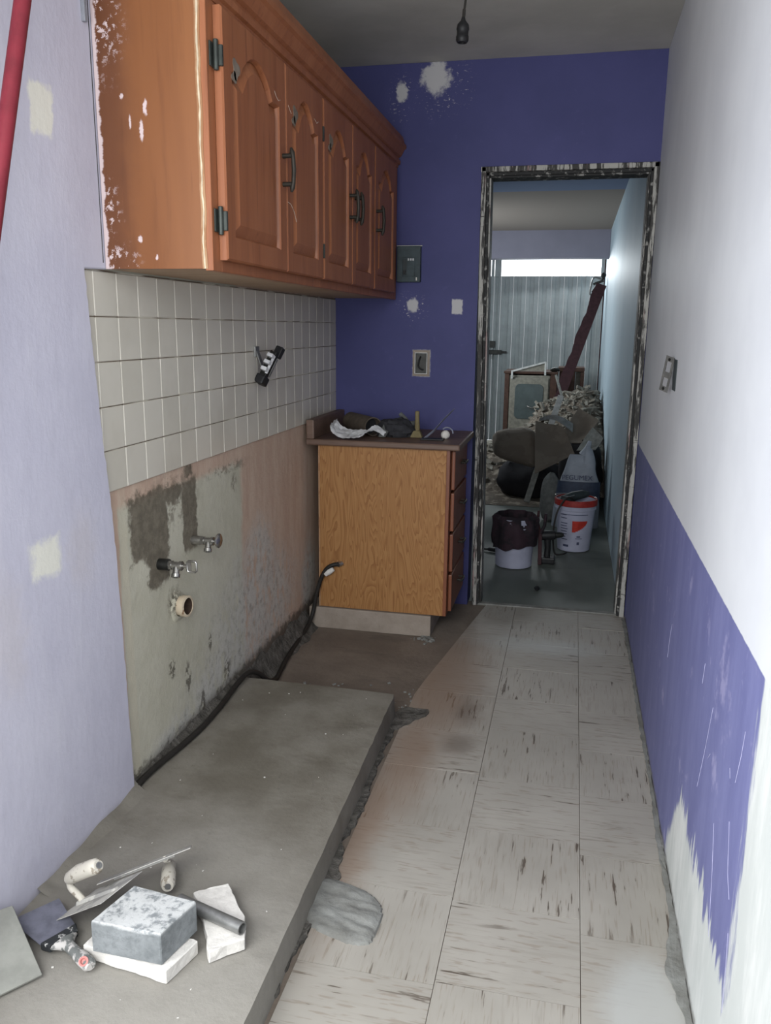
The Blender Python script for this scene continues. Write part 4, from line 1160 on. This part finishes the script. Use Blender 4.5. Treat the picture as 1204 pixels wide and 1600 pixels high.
# second trowel, upside down behind the first, blade tip in the air
e1 = Vector((-0.952, 1.410, 0.150)); e2 = Vector((-0.792, 1.541, 0.178)); e3 = e1 + Vector((-0.026, 0.058, -0.036))
t2 = thing('plastering_trowel', 'steel trowel lying handle down behind the dusty grey block', 'trowel', (-0.87, 1.51, 0.083), 'plastering trowels')
nrm = (e2 - e1).cross(e3 - e1).normalized()
MB().prism([e1, e2, e2 + (e3 - e1), e3], nrm * 0.0014).build('blade', 'blade', t2)
q = Vector((-0.026, 0.058, -0.036)) * 0.5
MB().bar(e1 * 0.85 + e2 * 0.15 + q - nrm * 0.003, e1 * 0.2 + e2 * 0.8 + q - nrm * 0.003, 0.018, 0.006, nrm).build('mounting_bar', 'blade', t2)
MB().tube([e1 * 0.3 + e2 * 0.7 + q - nrm * 0.004, (-0.862, 1.562, 0.125), (-0.862, 1.56, 0.112)], 0.007, 10).build('neck', 'plastered_wood', t2, smooth=True)
h0 = Vector((-0.868, 1.580, 0.101)); h1 = Vector((-0.825, 1.488, 0.112))
MB().tube([h0, h0.lerp(h1, 0.1), h0.lerp(h1, 0.5), h0.lerp(h1, 0.92), h1], [0.010, 0.015, 0.017, 0.0165, 0.013], 14).build('handle', 'plastered_wood', t2, smooth=True)
MB().lathe([(0, 0.0), (0.007, 0.0), (0.007, 0.002), (0, 0.002)], h1, h1 - h0, 12).build('handle_cap', 'steel', t2)

# ------------------------------------------------------------------ clutter on the base cabinet
ZT = 0.868
def sheetfn(c00, c10, c11, c01, bulge, amp, sc, seed, drop=0.0):
    c00, c10, c11, c01 = map(Vector, (c00, c10, c11, c01))
    nrm = (c10 - c00).cross(c01 - c00).normalized()
    def fn(u, v):
        p = c00 * (1 - u) * (1 - v) + c10 * u * (1 - v) + c11 * u * v + c01 * (1 - u) * v
        k = nz((p.x, p.y, p.z), sc, seed); k2 = 1 - 2 * abs(nz((p.x, p.y, p.z), sc * 1.8, seed + 4))
        return p + nrm * (bulge * math.sin(math.pi * u) * math.sin(math.pi * v) + amp * (k + 0.5 * k2))
    return fn
ct = thing('card_tube', 'dark brown tube lying open end forward on the base cabinet', 'tube', (-0.93, 3.7, 0.91))
ax0 = Vector((-0.862, 3.60, ZT + 0.043)); ax1 = Vector((-1.02, 3.80, ZT + 0.043))
MB().lathe([(0.038, 0.0), (0.042, 0.0), (0.042, (ax1 - ax0).length), (0.038, (ax1 - ax0).length), (0.038, 0.0)], ax0, ax1 - ax0, 24).build('tube', 'cardboard', ct, smooth=True)
MB().lathe([(0.0, 0.05), (0.0378, 0.05), (0.0378, 0.054), (0, 0.054)], ax0, ax1 - ax0, 20).build('inner_plug', 'black', ct)
# white crumpled plastic at the front edge
path = smooth_path([(-1.045, 3.56, 0.915), (-1.035, 3.50, 0.905), (-1.01, 3.465, 0.880), (-0.965, 3.442, 0.868), (-0.92, 3.430, 0.868), (-0.885, 3.44, 0.874), (-0.865, 3.47, 0.892), (-0.835, 3.52, 0.892), (-0.80, 3.54, 0.876)], 5)
def wp(u, v):
    i = min(int(u * (len(path) - 1)), len(path) - 2); f = u * (len(path) - 1) - i
    p = path[i].lerp(path[i + 1], f)
    wv = 0.098 * math.sin(math.pi * (0.18 + 0.74 * u)) * v
    fold = 0.007 * nz((u * 7, v * 3, 2)) + 0.005 * (1 - 2 * abs(nz((u * 14, v * 6, 7))))
    q = p + Vector((0.25 * wv, 0.80 * wv, 0.28 * wv + fold + 0.007))
    q.z = max(q.z, ZT + 0.002)
    return q
props(MB().grid(wp, 60, 14).build('plastic_bag', 'white_plastic', solid=0.0012, smooth=True), 'crumpled white plastic bag on the base cabinet front edge', 'bag')
def blobby(c, r, amp, sc, seed, flat=None, nu=28, nv=16):
    c = Vector(c)
    def fn(u, v):
        a = 2 * math.pi * u; b = math.pi * v
        dd_ = Vector((math.sin(b) * math.cos(a), math.sin(b) * math.sin(a), math.cos(b)))
        k = 1 + amp * (nz(dd_, sc, seed) + 0.6 * (1 - 2 * abs(nz(dd_, sc * 2, seed + 3))))
        p = c + Vector((dd_.x * r[0], dd_.y * r[1], dd_.z * r[2])) * k
        if flat is not None: p.z = max(p.z, flat)
        return p
    return MB().grid(fn, nu, nv)
props(blobby((-0.765, 3.65, ZT + 0.022), (0.085, 0.075, 0.05), 0.35, 1.8, 3.0, ZT + 0.001).build('rag', 'dark_cloth', smooth=True), 'dark rag bunched up between tube and wooden handle', 'rag')
gl = thing('pipe_elbow', 'bent grey pipe piece on the dark rag', 'pipe', (-0.72, 3.68, 0.93))
MB().tube(smooth_path([(-0.760, 3.70, 0.962), (-0.738, 3.69, 0.945), (-0.715, 3.68, 0.925), (-0.690, 3.67, 0.925)]), [0.010] * 12 + [0.013], 10).build('elbow', 'grey_cloth', gl, smooth=True)
bt = thing('scraper', 'yellowed wooden handled scraper standing against the purple wall', 'scraper', (-0.66, 3.62, ZT))
MB().tube([(-0.668, 3.63, 0.890), (-0.668, 3.635, 0.91), (-0.672, 3.65, 0.945), (-0.674, 3.66, 0.978), (-0.674, 3.66, 0.982)], [0.013, 0.012, 0.010, 0.010, 0.006], 10).build('handle', 'yellow_wood', bt, smooth=True)
MB().add([(-0.695, 3.60, ZT + 0.001), (-0.640, 3.60, ZT + 0.001), (-0.640, 3.64, ZT + 0.001), (-0.695, 3.64, ZT + 0.001), (-0.682, 3.615, 0.898), (-0.654, 3.615, 0.898), (-0.654, 3.64, 0.898), (-0.682, 3.64, 0.898)],
         [(0, 3, 2, 1), (4, 5, 6, 7), (0, 1, 5, 4), (1, 2, 6, 5), (2, 3, 7, 6), (3, 0, 4, 7)]).build('head', 'yellow_wood', bt, bevel=0.003)
props(MB().box((-0.635, 3.53, ZT + 0.0005), (-0.535, 3.58, ZT + 0.007)).build('flat_bar', 'black', bevel=0.002), 'flat black bar lying in front of the foil ball', 'bar')
fb = thing('foil_ball', 'small crumpled foil ball on the base cabinet', 'ball', (-0.535, 3.60, ZT))
blobby((-0.535, 3.60, ZT + 0.019), (0.019, 0.019, 0.019), 0.10, 4.0, 2.0).build('ball', 'foam', fb, smooth=True)
MB().tube([(-0.53 + 0.026 * math.cos(a), 3.615, ZT + 0.024 + 0.026 * math.sin(a)) for a in [k * 2.4 / 12 for k in range(13)]], 0.003, 6).build('curl', 'film', fb, smooth=True)
st = MB()
pp = smooth_path([(-0.625, 3.56, ZT + 0.003), (-0.585, 3.60, 0.905), (-0.555, 3.66, 0.945), (-0.52, 3.74, 0.985)], 5)
st.grid(lambda u, v: pp[min(int(round(u * (len(pp) - 1))), len(pp) - 1)] + Vector((0.006, 0, 0.012)) * ((v - 0.5) * (1 + 0.8 * math.sin(math.pi * u))), len(pp) - 1, 2)
props(st.build('film_strip', 'film', solid=0.001, smooth=True), 'clear plastic strip leaning on the purple wall by the foil ball', 'strip')
props(MB().prism([(-0.83, 3.56, ZT + 0.004), (-0.80, 3.55, ZT + 0.004), (-0.785, 3.58, 0.905), (-0.815, 3.60, 0.922)], (0.004, 0.01, 0.002)).build('card_scrap', 'grey_cloth'), 'torn grey card scrap beside the open tube end', 'scrap')

# ------------------------------------------------------------------ far room: buckets, tools
def bucket(name, label, c, r0, r1, h, rim=None, mat='bucket'):
    b = thing(name, label, 'bucket', (c[0], c[1], 0))
    t_ = 0.003
    MB().lathe([(0, 0.002), (r0 - 0.006, 0.0), (r0, 0.004), (r0 + (r1 - r0) * 0.8, h * 0.80), (r1 + 0.002, h * 0.81), (r1 + 0.002, h * 0.83), (r1 - 0.001, h * 0.835), (r1 + 0.001, h * 0.90), (r1 + 0.004, h * 0.905), (r1 + 0.004, h),
                (r1 - t_, h), (r0 - t_, 0.01), (0, 0.01)], (c[0], c[1], 0), (0, 0, 1), 40).build('bucket_wall', mat, b, smooth=True)
    return b
b1 = bucket('bucket', 'white bucket with dark maroon bag pulled over it, through the doorway', (-0.278, 4.70), 0.104, 0.118, 0.29)
# dark bag over the first bucket
def bagfn(u, v):
    a = 2 * math.pi * u
    r_ = 0.128 + 0.012 * nz((math.cos(a) * 3, math.sin(a) * 3, v * 4)) + 0.006 * math.sin(a * 9 + v * 3)
    zl = 0.125 + 0.02 * nz((math.cos(a) * 2, math.sin(a) * 2, 5)) - 0.015 * math.sin(a * 2)
    if v < 0.75:
        k = v / 0.75
        return Vector((-0.278 + r_ * math.cos(a), 4.70 + r_ * math.sin(a), zl + (0.30 - zl) * k + (0.008 * nz((a, 0, 3)) if v > 0.6 else 0)))
    k = (v - 0.75) / 0.25
    return Vector((-0.278 + (r_ - 0.02 - 0.015 * k) * math.cos(a), 4.70 + (r_ - 0.02 - 0.015 * k) * math.sin(a), 0.306 - 0.11 * k))
props(MB().grid(bagfn, 64, 20).build('waste_bag', 'maroon_bag', smooth=True), 'dark maroon bag pulled over the left white bucket', 'bag')
b2 = bucket('bucket', 'white bucket with red rim and red printed emblem, through the doorway', (0.062, 5.16), 0.098, 0.123, 0.325)
MB().lathe([(0.126, 0.288), (0.131, 0.290), (0.131, 0.322), (0.128, 0.327), (0.118, 0.327), (0.118, 0.318), (0.126, 0.316)], (0.062, 5.16, 0), (0, 0, 1), 40).build('rim_ring', 'bucket_red', b2, smooth=True)
def cylpatch(m, c, zfun, a0, a1, z0, z1, n=8, lift=0.0012):
    vs = []
    for i in range(n + 1):
        a_ = a0 + (a1 - a0) * i / n
        for z in (z0, z1):
            rr = 0.098 + (0.123 - 0.098) * z / 0.325 + lift
            vs.append((c[0] + rr * math.cos(a_), c[1] + rr * math.sin(a_), z))
    m.add(vs, [(2 * i, 2 * i + 2, 2 * i + 3, 2 * i + 1) for i in range(n)])
c2 = (0.062, 5.16)
m = MB()
for k in range(11):                     # red quarter emblem, wide above and pointed at lower left
    z0 = 0.130 + 0.0065 * k
    a0 = math.radians(262); a1 = math.radians(264 + 46 * math.sin(math.pi / 2 * (k + 1) / 11) ** 0.8)
    cylpatch(m, c2, None, a0, a1, z0, z0 + 0.0068)
m.build('emblem', 'red_print', b2)
m = MB()
for k in range(9):
    z0 = 0.235 - 0.021 * k if k < 2 else 0.215 - 0.017 * k
    cylpatch(m, c2, None, math.radians(222), math.radians(222 + rng.uniform(18, 30)), z0, z0 + 0.005)
cylpatch(m, c2, None, math.radians(232), math.radians(252), 0.034, 0.048)
cylpatch(m, c2, None, math.radians(278), math.radians(290), 0.098, 0.106); cylpatch(m, c2, None, math.radians(274), math.radians(296), 0.088, 0.092)
cylpatch(m, c2, None, math.radians(280), math.radians(288), 0.050, 0.068); cylpatch(m, c2, None, math.radians(228), math.radians(310), 0.238, 0.242)
props(m.build('print', 'ink', b2), None, None, None, 'stuff')
MB().tube([(0.062 + 0.127 * math.cos(a_), 5.16 + 0.127 * math.sin(a_), 0.335 + 0.012 * math.sin((a_ - 2.6))) for a_ in [0.2 + k * 2.9 / 16 for k in range(17)]], 0.0032, 8).build('bail_handle', 'chrome', b2, smooth=True)
cb = thing('power_cable', 'black cable looped over the rim of the red rimmed bucket', 'cable', (-0.03, 5.05, 0.1))
MB().tube(smooth_path([(0.06, 5.12, 0.30), (0.03, 5.06, 0.345), (-0.005, 5.03, 0.338), (-0.045, 5.00, 0.27), (-0.062, 4.99, 0.17), (-0.060, 4.98, 0.07), (-0.045, 4.96, 0.012), (0.0, 4.98, 0.008), (0.02, 5.02, 0.008)]), 0.0055, 8).build('cable', 'black_rubber', cb, smooth=True)
gt = thing('grinder', 'dark green power tool lying in the red rimmed bucket', 'tool', (0.05, 5.16, 0.3))
MB().tube([(-0.035, 5.10, 0.300), (-0.02, 5.11, 0.318), (0.04, 5.15, 0.335), (0.10, 5.19, 0.345), (0.13, 5.21, 0.345)], [0.015, 0.026, 0.030, 0.026, 0.018], 12).build('body', 'breaker_dark', gt, smooth=True)
MB().tube([(-0.03, 5.085, 0.348), (0.02, 5.095, 0.342), (0.05, 5.11, 0.352)], 0.004, 8).build('guard_edge', 'chrome', gt, smooth=True)
# cordless drill standing on its battery, red pliers leaning by the first bucket
dl = thing('cordless_drill', 'dark cordless drill standing on its battery between the two buckets', 'drill', (-0.09, 4.79, 0))
MB().box((-0.142, 4.755, 0.0), (-0.042, 4.835, 0.038)).build('battery', 'black', dl, bevel=0.008)
MB().tube([(-0.090, 4.795, 0.034), (-0.088, 4.795, 0.09), (-0.092, 4.795, 0.15)], [0.020, 0.018, 0.021], 12).build('grip', 'black', dl, smooth=True)
MB().tube([(-0.150, 4.79, 0.160), (-0.145, 4.79, 0.162), (-0.095, 4.795, 0.165), (-0.050, 4.80, 0.168), (-0.045, 4.80, 0.168)], [0.018, 0.027, 0.030, 0.026, 0.020], 14).build('motor_housing', 'black', dl, smooth=True)
MB().tube([(-0.046, 4.80, 0.168), (-0.02, 4.803, 0.170), (0.0, 4.806, 0.171)], [0.019, 0.016, 0.010], 12).build('chuck', 'dark_metal', dl, smooth=True)
pw = thing('pipe_pliers', 'dark red long handled pliers leaning beside the bagged bucket', 'pliers', (-0.13, 4.72, 0))
MB().bar((-0.128, 4.73, 0.001), (-0.135, 4.76, 0.18), 0.022, 0.014, (0, 1, 0)).build('arm', 'maroon_steel', pw, bevel=0.003)
MB().tube([(-0.135, 4.76, 0.18), (-0.152, 4.77, 0.24), (-0.150, 4.775, 0.315)], [0.010, 0.009, 0.007], 10).build('grip', 'maroon_steel', pw, smooth=True)
MB().tube([(-0.134, 4.76, 0.18), (-0.112, 4.77, 0.23), (-0.108, 4.775, 0.30)], [0.010, 0.010, 0.008], 10).build('grip', 'maroon_bag', pw, smooth=True)
sc = thing('screwdriver', 'dark screwdriver on the floor left of the bagged bucket', 'screwdriver', (-0.43, 4.95, 0))
MB().tube([(-0.490, 4.975, 0.010), (-0.450, 4.965, 0.010)], 0.006, 8).build('shank', 'dark_metal', sc, smooth=True)
MB().tube([(-0.455, 4.966, 0.012), (-0.445, 4.963, 0.012), (-0.39, 4.945, 0.012), (-0.385, 4.944, 0.012)], [0.007, 0.012, 0.012, 0.008], 10).build('handle', 'black', sc, smooth=True)
props(blobby((-0.122, 4.25, 0.008), (0.012, 0.022, 0.010), 0.3, 2.0, 1.0, 0.0).build('dark_lump', 'black', smooth=True), 'small black lump alone on the grey green floor', 'lump')

# ------------------------------------------------------------------ far room: rubble heap
def heap(x, y):
    g = lambda cx, cy, sx, sy: math.exp(-((x - cx) / sx) ** 2 - ((y - cy) / sy) ** 2)
    h = 0.74 * g(0.16, 8.3, 0.36, 1.0) + 0.46 * g(-0.28, 8.2, 0.27, 0.8) + 0.24 * g(-0.85, 7.9, 0.34, 0.75) + 0.10 * g(-0.6, 7.4, 0.4, 0.5) + 0.32 * g(0.2, 7.0, 0.25, 0.7)
    return max(0.0, h - 0.045)
def heapfn(u, v):
    x = -1.45 + u * 1.73; y = 6.35 + v * 2.52
    h = heap(x, y)
    return Vector((x, y, max(-0.002, h + (0.03 if h > 0.01 else 0) * nz((x * 7, y * 7, 0)) + (0.02 if h > 0.01 else 0) * nz((x * 20, y * 20, 0)))))
rub = MB().grid(heapfn, 70, 90).build('rubble_heap', 'rubble_dark')
props(rub, 'heap of broken grey plaster in front of the far metal door', 'rubble', None, 'stuff')
def shard_box(m, c, s, R3=None):
    q = Matrix.Translation(c) @ Matrix.Rotation(rng.uniform(0, 6.28), 4, 'Z') @ Matrix.Rotation(rng.gauss(0, 0.55), 4, 'X') @ Matrix.Rotation(rng.gauss(0, 0.45), 4, 'Y')
    a, b_, c_ = s
    vs = [(-a, -b_ * rng.uniform(.5, 1), -c_), (a * rng.uniform(.6, 1), -b_, -c_), (a, b_ * rng.uniform(.5, 1), -c_), (-a * rng.uniform(.5, 1), b_, -c_)]
    vs += [(x, y, c_) for x, y, _ in vs]
    m.add([q @ Vector(p) for p in vs], [(0, 3, 2, 1), (4, 5, 6, 7), (0, 1, 5, 4), (1, 2, 6, 5), (2, 3, 7, 6), (3, 0, 4, 7)])
def heap_spot():
    while True:
        x = rng.uniform(-1.2, 0.25); y = rng.uniform(6.7, 8.9); h = heap(x, y)
        if h > 0.05 and rng.random() < 0.3 + h: return x, y, h
m = MB()
for _ in range(650):
    x, y, h = heap_spot(); k = rng.uniform(0.015, 0.045)
    shard_box(m, (x, y, h + 0.012), (k, k * rng.uniform(.25, .7), 0.006))
props(m.build('rubble_chips', 'rubble'), 'small plaster and tile chips covering the rubble heap', 'rubble', None, 'stuff')
for k in range(64):
    x, y, h = heap_spot(); s = rng.uniform(0.05, 0.10); y = min(y, 8.75)
    x = min(x, 0.17)
    m = MB(); shard_box(m, (x, y, h + 0.035), (s, s * rng.uniform(.22, .5), rng.uniform(0.007, 0.012)))
    o = m.build('plaster_shard', 'rubble')
    where = 'at the low left end of the rubble heap' if x < -0.45 else ('on the crest of the rubble heap by the teal wall' if h > 0.45 else 'on the middle slope of the rubble heap')
    props(o, 'flat broken plaster shard ' + where, 'shard', 'plaster shards ' + where)

# cooker door panel / old appliance leaning on the far door
ap = thing('old_cooker', 'old beige cooker with brown sides and dark oven window behind the rubble', 'cooker', (-0.46, 9.2, 0))
MB().box((-0.66, 8.95, 0.02), (-0.235, 9.45, 0.865)).build('body', 'appl_body', ap, bevel=0.006)
MB().box((-0.710, 8.94, 0.02), (-0.662, 9.45, 0.880)).build('side_trim', 'appl_trim', ap, bevel=0.004)
MB().box((-0.234, 8.94, 0.02), (-0.165, 9.45, 0.905)).build('side_trim', 'appl_trim', ap, bevel=0.004)
MB().box((-0.72, 8.93, 0.880), (-0.16, 9.46, 0.905)).build('top_plate', 'appl_trim', ap, bevel=0.004)
def rr(x0, x1, z0, z1, r_, n=6):
    out = []
    for cx, cz, s in ((x1 - r_, z1 - r_, 0), (x0 + r_, z1 - r_, 1), (x0 + r_, z0 + r_, 2), (x1 - r_, z0 + r_, 3)):
        for k in range(n + 1):
            a_ = math.pi / 2 * (s + k / n); out.append((cx + r_ * math.cos(a_), cz + r_ * math.sin(a_)))
    return out
odr = MB().box((-0.645, 8.925, 0.30), (-0.25, 8.95, 0.84)).build('oven_door', 'appl_body', ap, bevel=0.006)
MB().prism([(x, 8.918, z) for x, z in rr(-0.595, -0.300, 0.405, 0.775, 0.05)], (0, 0.01, 0)).build('oven_window', 'dark_glass', odr, bevel=0.003)
MB().tube(smooth_path([(-0.46, 8.90, 0.545), (-0.41, 8.885, 0.528), (-0.35, 8.885, 0.533), (-0.27, 8.90, 0.560)]), 0.0065, 8).build('oven_handle', 'chrome', odr, smooth=True)
sb = thing('shelf_bracket', 'white enamel bracket lying on the old cooker', 'bracket', (-0.46, 9.05, 0.905))
m = MB()
m.bar((-0.635, 9.0, 0.905), (-0.290, 9.0, 1.005), 0.018, 0.018); m.bar((-0.632, 9.0, 0.83), (-0.632, 9.0, 0.912), 0.020, 0.020, (0, 1, 0)); m.bar((-0.288, 9.0, 0.87), (-0.288, 9.0, 1.008), 0.020, 0.020, (0, 1, 0))
for q in m.v: q.y -= 0.085
for q in m.v: q.y -= 0.01
m.build('bar', 'white_metal', sb, bevel=0.003)
MB().add([(-0.628, 8.914, 0.91), (-0.292, 8.914, 1.0), (-0.292, 8.914, 0.912), (-0.628, 8.918, 0.91), (-0.292, 8.918, 1.0), (-0.292, 8.918, 0.912)], [(0, 2, 1), (3, 4, 5), (0, 1, 4, 3), (1, 2, 5, 4), (2, 0, 3, 5)]).build('web', 'appl_body', sb)
cr = thing('wooden_carcass', 'brown wooden carcass standing right of the old cooker', 'cabinet', (-0.03, 9.35, 0))
MB().box((-0.15, 9.2, 0.02), (0.02, 9.5, 0.90)).build('body', 'appl_trim', cr, bevel=0.005)
MB().box((-0.165, 9.18, 0.90), (0.115, 9.5, 0.945)).build('top', 'appl_trim', cr, bevel=0.008)
MB().box((0.075, 9.2, 0.02), (0.115, 9.5, 0.90)).build('side', 'appl_trim', cr, bevel=0.005)
MB().box((0.025, 9.3, 0.02), (0.075, 9.5, 0.90)).build('infill', 'appl_body', cr)
props(MB().tube([(-0.24, 8.93, 0.925), (-0.20, 8.93, 0.935), (-0.165, 8.94, 0.932), (-0.15, 8.96, 0.925)], [0.012, 0.02, 0.02, 0.012], 8).build('door_closer', 'dark_metal', smooth=True), 'small dark closer arm on top of the old cooker', 'closer')

# maroon steel post leaning in the right corner
ps = thing('leaning_post', 'maroon steel post with wavy edge leaning on the far right wall', 'post', (-0.1, 8.85, 0.5))
p0 = Vector((-0.150, 8.78, 0.58)); p1 = Vector((0.232, 9.25, 1.80))
dv = (p1 - p0); L = dv.length; dn = dv.normalized(); sx = Vector((dn.z, 0, -dn.x)).normalized(); sy = dn.cross(sx)
secs = []
for k in range(41):
    s = k / 40; c0 = p0 + dv * s
    wl = -0.056 + 0.010 * math.sin(s * 19) ** 3 - 0.006 * max(0, math.sin(s * 38)); wr = 0.052
    secs.append([c0 + sx * wl - sy * 0.02, c0 + sx * wr - sy * 0.02, c0 + sx * wr + sy * 0.02, c0 + sx * wl + sy * 0.02])
MB().loft(secs).build('bar', 'maroon_steel', ps)
e = p0 + dv
m = MB().bar(e + Vector((-0.085, 0, 0.01)), e + Vector((0.02, 0, 0.045)), 0.03, 0.025)
m.bar(e + Vector((0.0, 0, 0.03)), e + Vector((0.02, 0, 0.115)), 0.028, 0.028, (0, 1, 0)); m.bar(e + Vector((-0.09, 0, -0.075)), e + Vector((-0.03, 0, 0.02)), 0.026, 0.022, (0, 1, 0))
m.build('end_clamp', 'dark_metal', ps, bevel=0.004)
MB().tube(smooth_path([e + Vector((0.0, -0.02, 0.06)), e + Vector((-0.08, -0.02, 0.075)), e + Vector((-0.105, -0.02, 0.0)), e + Vector((-0.115, -0.02, -0.085)), e + Vector((-0.09, -0.02, -0.10))]), 0.010, 8).build('end_loop', 'steel', ps, smooth=True)
MB().lathe([(0, -0.03), (0.022, -0.02), (0.03, 0.0), (0.022, 0.02), (0, 0.03)], e + Vector((0.015, -0.005, 0.10)), (0, 0, 1), 12).build('end_knob', 'dark_metal', ps, smooth=True)

# boards and sheets on the heap
def plank(name, label, a_, b_, w_, t_, mat='plank', up=(0, -1, 0.4)):
    return props(MB().bar(a_, b_, w_, t_, up).build(name, mat, bevel=0.003), label, 'board')
plank('plank', 'grey plank leaning from the floor against the rubble heap', (-0.302, 6.46, 0.012), (-0.228, 6.62, 0.29), 0.045, 0.02)
plank('plank', 'pale plank standing upright in the rubble heap', (-0.170, 6.50, 0.54), (-0.085, 6.62, 0.84), 0.045, 0.018, 'white_metal')
plank('thin_stick', 'thin grey stick leaning above the rubble crest', (-0.07, 6.9, 0.78), (-0.145, 7.3, 0.96), 0.02, 0.012)
cv = MB()
cp_ = smooth_path([(-0.235, 6.46, 0.665), (-0.14, 6.44, 0.690), (-0.06, 6.44, 0.665), (0.02, 6.46, 0.610)], 6)
cv.grid(lambda u, v: cp_[min(int(round(u * (len(cp_) - 1))), len(cp_) - 1)] + Vector((0, 0.02, 0.052)) * ((v - 0.5) * (0.35 + 0.9 * u)), len(cp_) - 1, 3)
props(cv.build('metal_strip', 'steel', solid=0.003, smooth=True), 'curved grey metal strip across the pale plank', 'strip')
def sheet(name, label, cat, c, bulge, amp, mat, seed, sc=5.0, nu=22, nv=22):
    return props(MB().grid(sheetfn(*c, bulge, amp, sc, seed), nu, nv).build(name, mat, solid=0.005, smooth=True), label, cat)
def slump(u, v):
    a_ = 2 * math.pi * u; b_ = math.pi * v
    d_ = Vector((math.sin(b_) * math.cos(a_), math.sin(b_) * math.sin(a_), math.cos(b_)))
    sg = lambda q, e: math.copysign(abs(q) ** e, q)
    p = Vector((0.175 * sg(d_.x, 0.6), 0.10 * sg(d_.y, 0.7), 0.105 * sg(d_.z, 0.6)))
    k = 1 + 0.05 * nz(d_, 2.2, 3.0) + 0.05 * (1 - 2 * abs(nz(d_, 3.5, 8.0)))
    p = p * k
    p.z += -0.16 * p.x * 0 + 0.10 * p.x - 0.6 * max(0.0, p.x - 0.05) ** 2 * 4 - (0.10 if p.z < 0 else 0.0) * (0.5 + p.x * 3)
    return Vector((-0.415, 6.54, 0.475)) + p
props(MB().grid(slump, 40, 24).build('cement_sack', 'sack', smooth=True), 'folded brown sack slumped at the left of the rubble', 'sack')
sheet('cement_sack', 'large dark brown sack sheet in the middle of the rubble', 'sack', ((-0.24, 6.28, 0.27), (0.045, 6.32, 0.43), (-0.05, 6.52, 0.61), (-0.262, 6.45, 0.655)), -0.04, 0.018, 'sack', 3.0)
sheet('cement_sack', 'brown sack lying on top of the rubble by the teal wall', 'sack', ((-0.09, 6.48, 0.50), (0.10, 6.44, 0.50), (0.215, 6.62, 0.655), (0.055, 6.72, 0.740)), -0.05, 0.015, 'sack', 6.0)
sheet('plastic_sheet', 'pale plastic scrap above the lettered white sack', 'plastic', ((0.055, 6.22, 0.475), (0.19, 6.20, 0.485), (0.245, 6.32, 0.560), (0.165, 6.38, 0.63)), -0.03, 0.012, 'plank', 8.0)
props(blobby((0.10, 6.55, 0.26), (0.16, 0.22, 0.27), 0.14, 1.6, 5.0, 0.0).build('dark_mass', 'dark_mass', smooth=True), 'dark rounded mass behind the lettered white sack', 'sack')
props(blobby((-0.30, 6.85, 0.13), (0.26, 0.22, 0.19), 0.16, 1.6, 8.0, 0.0).build('dark_mass', 'dark_mass', smooth=True), 'dark rounded mass under the folded brown sacks', 'sack')
# lettered white sack
ws = thing('lettered_sack', 'white sack with dark lettering standing behind the red rimmed bucket', 'sack', (0.06, 5.85, 0))
def wsk(u, v):
    a_ = 2 * math.pi * u
    hw = 0.160 - 0.03 * v - 0.055 * max(0, v - 0.55) / 0.45; hd_ = 0.085 * (1 - v) ** 0.6 + 0.012
    n_ = 2.6
    ca, sa = math.cos(a_), math.sin(a_)
    x = hw * math.copysign(abs(ca) ** (2 / n_), ca); y = hd_ * math.copysign(abs(sa) ** (2 / n_), sa)
    top = 0.505 + (0.075 if ca > 0.2 else 0.0) * (1 - abs(ca - 0.45)) * (1 if v > 0.8 else 0)
    z = v * top
    k = 0.010 * nz((x * 9, y * 9, z * 9), 1.0, 2.0)
    return Vector((0.068 + x + 0.02 * v + k, 5.80 + y + k * 1.5, z))
MB().grid(wsk, 44, 30).build('sack_body', 'white_sack', ws, smooth=True)
MB().tube([(0.10, 5.80, 0.50), (0.125, 5.80, 0.55), (0.138, 5.80, 0.60)], [0.035, 0.022, 0.012], 8).build('sack_ear', 'white_sack', ws, smooth=True)
bnd = MB()
def bandf(u, v):
    a_ = math.radians(186) + math.radians(168) * u
    z = 0.20 + 0.125 * v; vv_ = z / 0.505
    hw = 0.160 - 0.03 * vv_ + 0.003; hd_ = 0.085 * (1 - vv_) ** 0.6 + 0.016
    ca, sa = math.cos(a_), math.sin(a_)
    return Vector((0.068 + hw * math.copysign(abs(ca) ** (2 / 2.6), ca) + 0.02 * vv_, 5.80 + hd_ * math.copysign(abs(sa) ** (2 / 2.6), sa) - 0.012, z))
MB().grid(bandf, 24, 6).build('printed_band', 'sack_band', ws, smooth=True)
tx = bpy.data.curves.new('sack_lettering', 'FONT')
tx.body = 'PEGUMEX'; tx.size = 0.046; tx.align_x = 'CENTER'; tx.extrude = 0.0008
tmp = bpy.data.objects.new('sack_lettering_curve', tx); COL.objects.link(tmp)
bpy.context.view_layer.update()
tm_ = bpy.data.meshes.new_from_object(tmp.evaluated_get(bpy.context.evaluated_depsgraph_get()))
bpy.data.objects.remove(tmp)
to = bpy.data.objects.new('sack_lettering', tm_); COL.objects.link(to)
tm_.materials.clear(); tm_.materials.append(MAT['ink'])
to.parent = ws
to.location = Vector((0.066, 5.688, 0.345)) - WL[ws.name]
to.rotation_euler = (math.radians(80), 0, math.radians(2))
props(blobby((-0.105, 5.95, 0.15), (0.075, 0.08, 0.18), 0.14, 1.7, 4.0, 0.0).build('small_sack', 'grey_cloth', smooth=True), 'small grey sack left of the lettered white sack', 'sack')
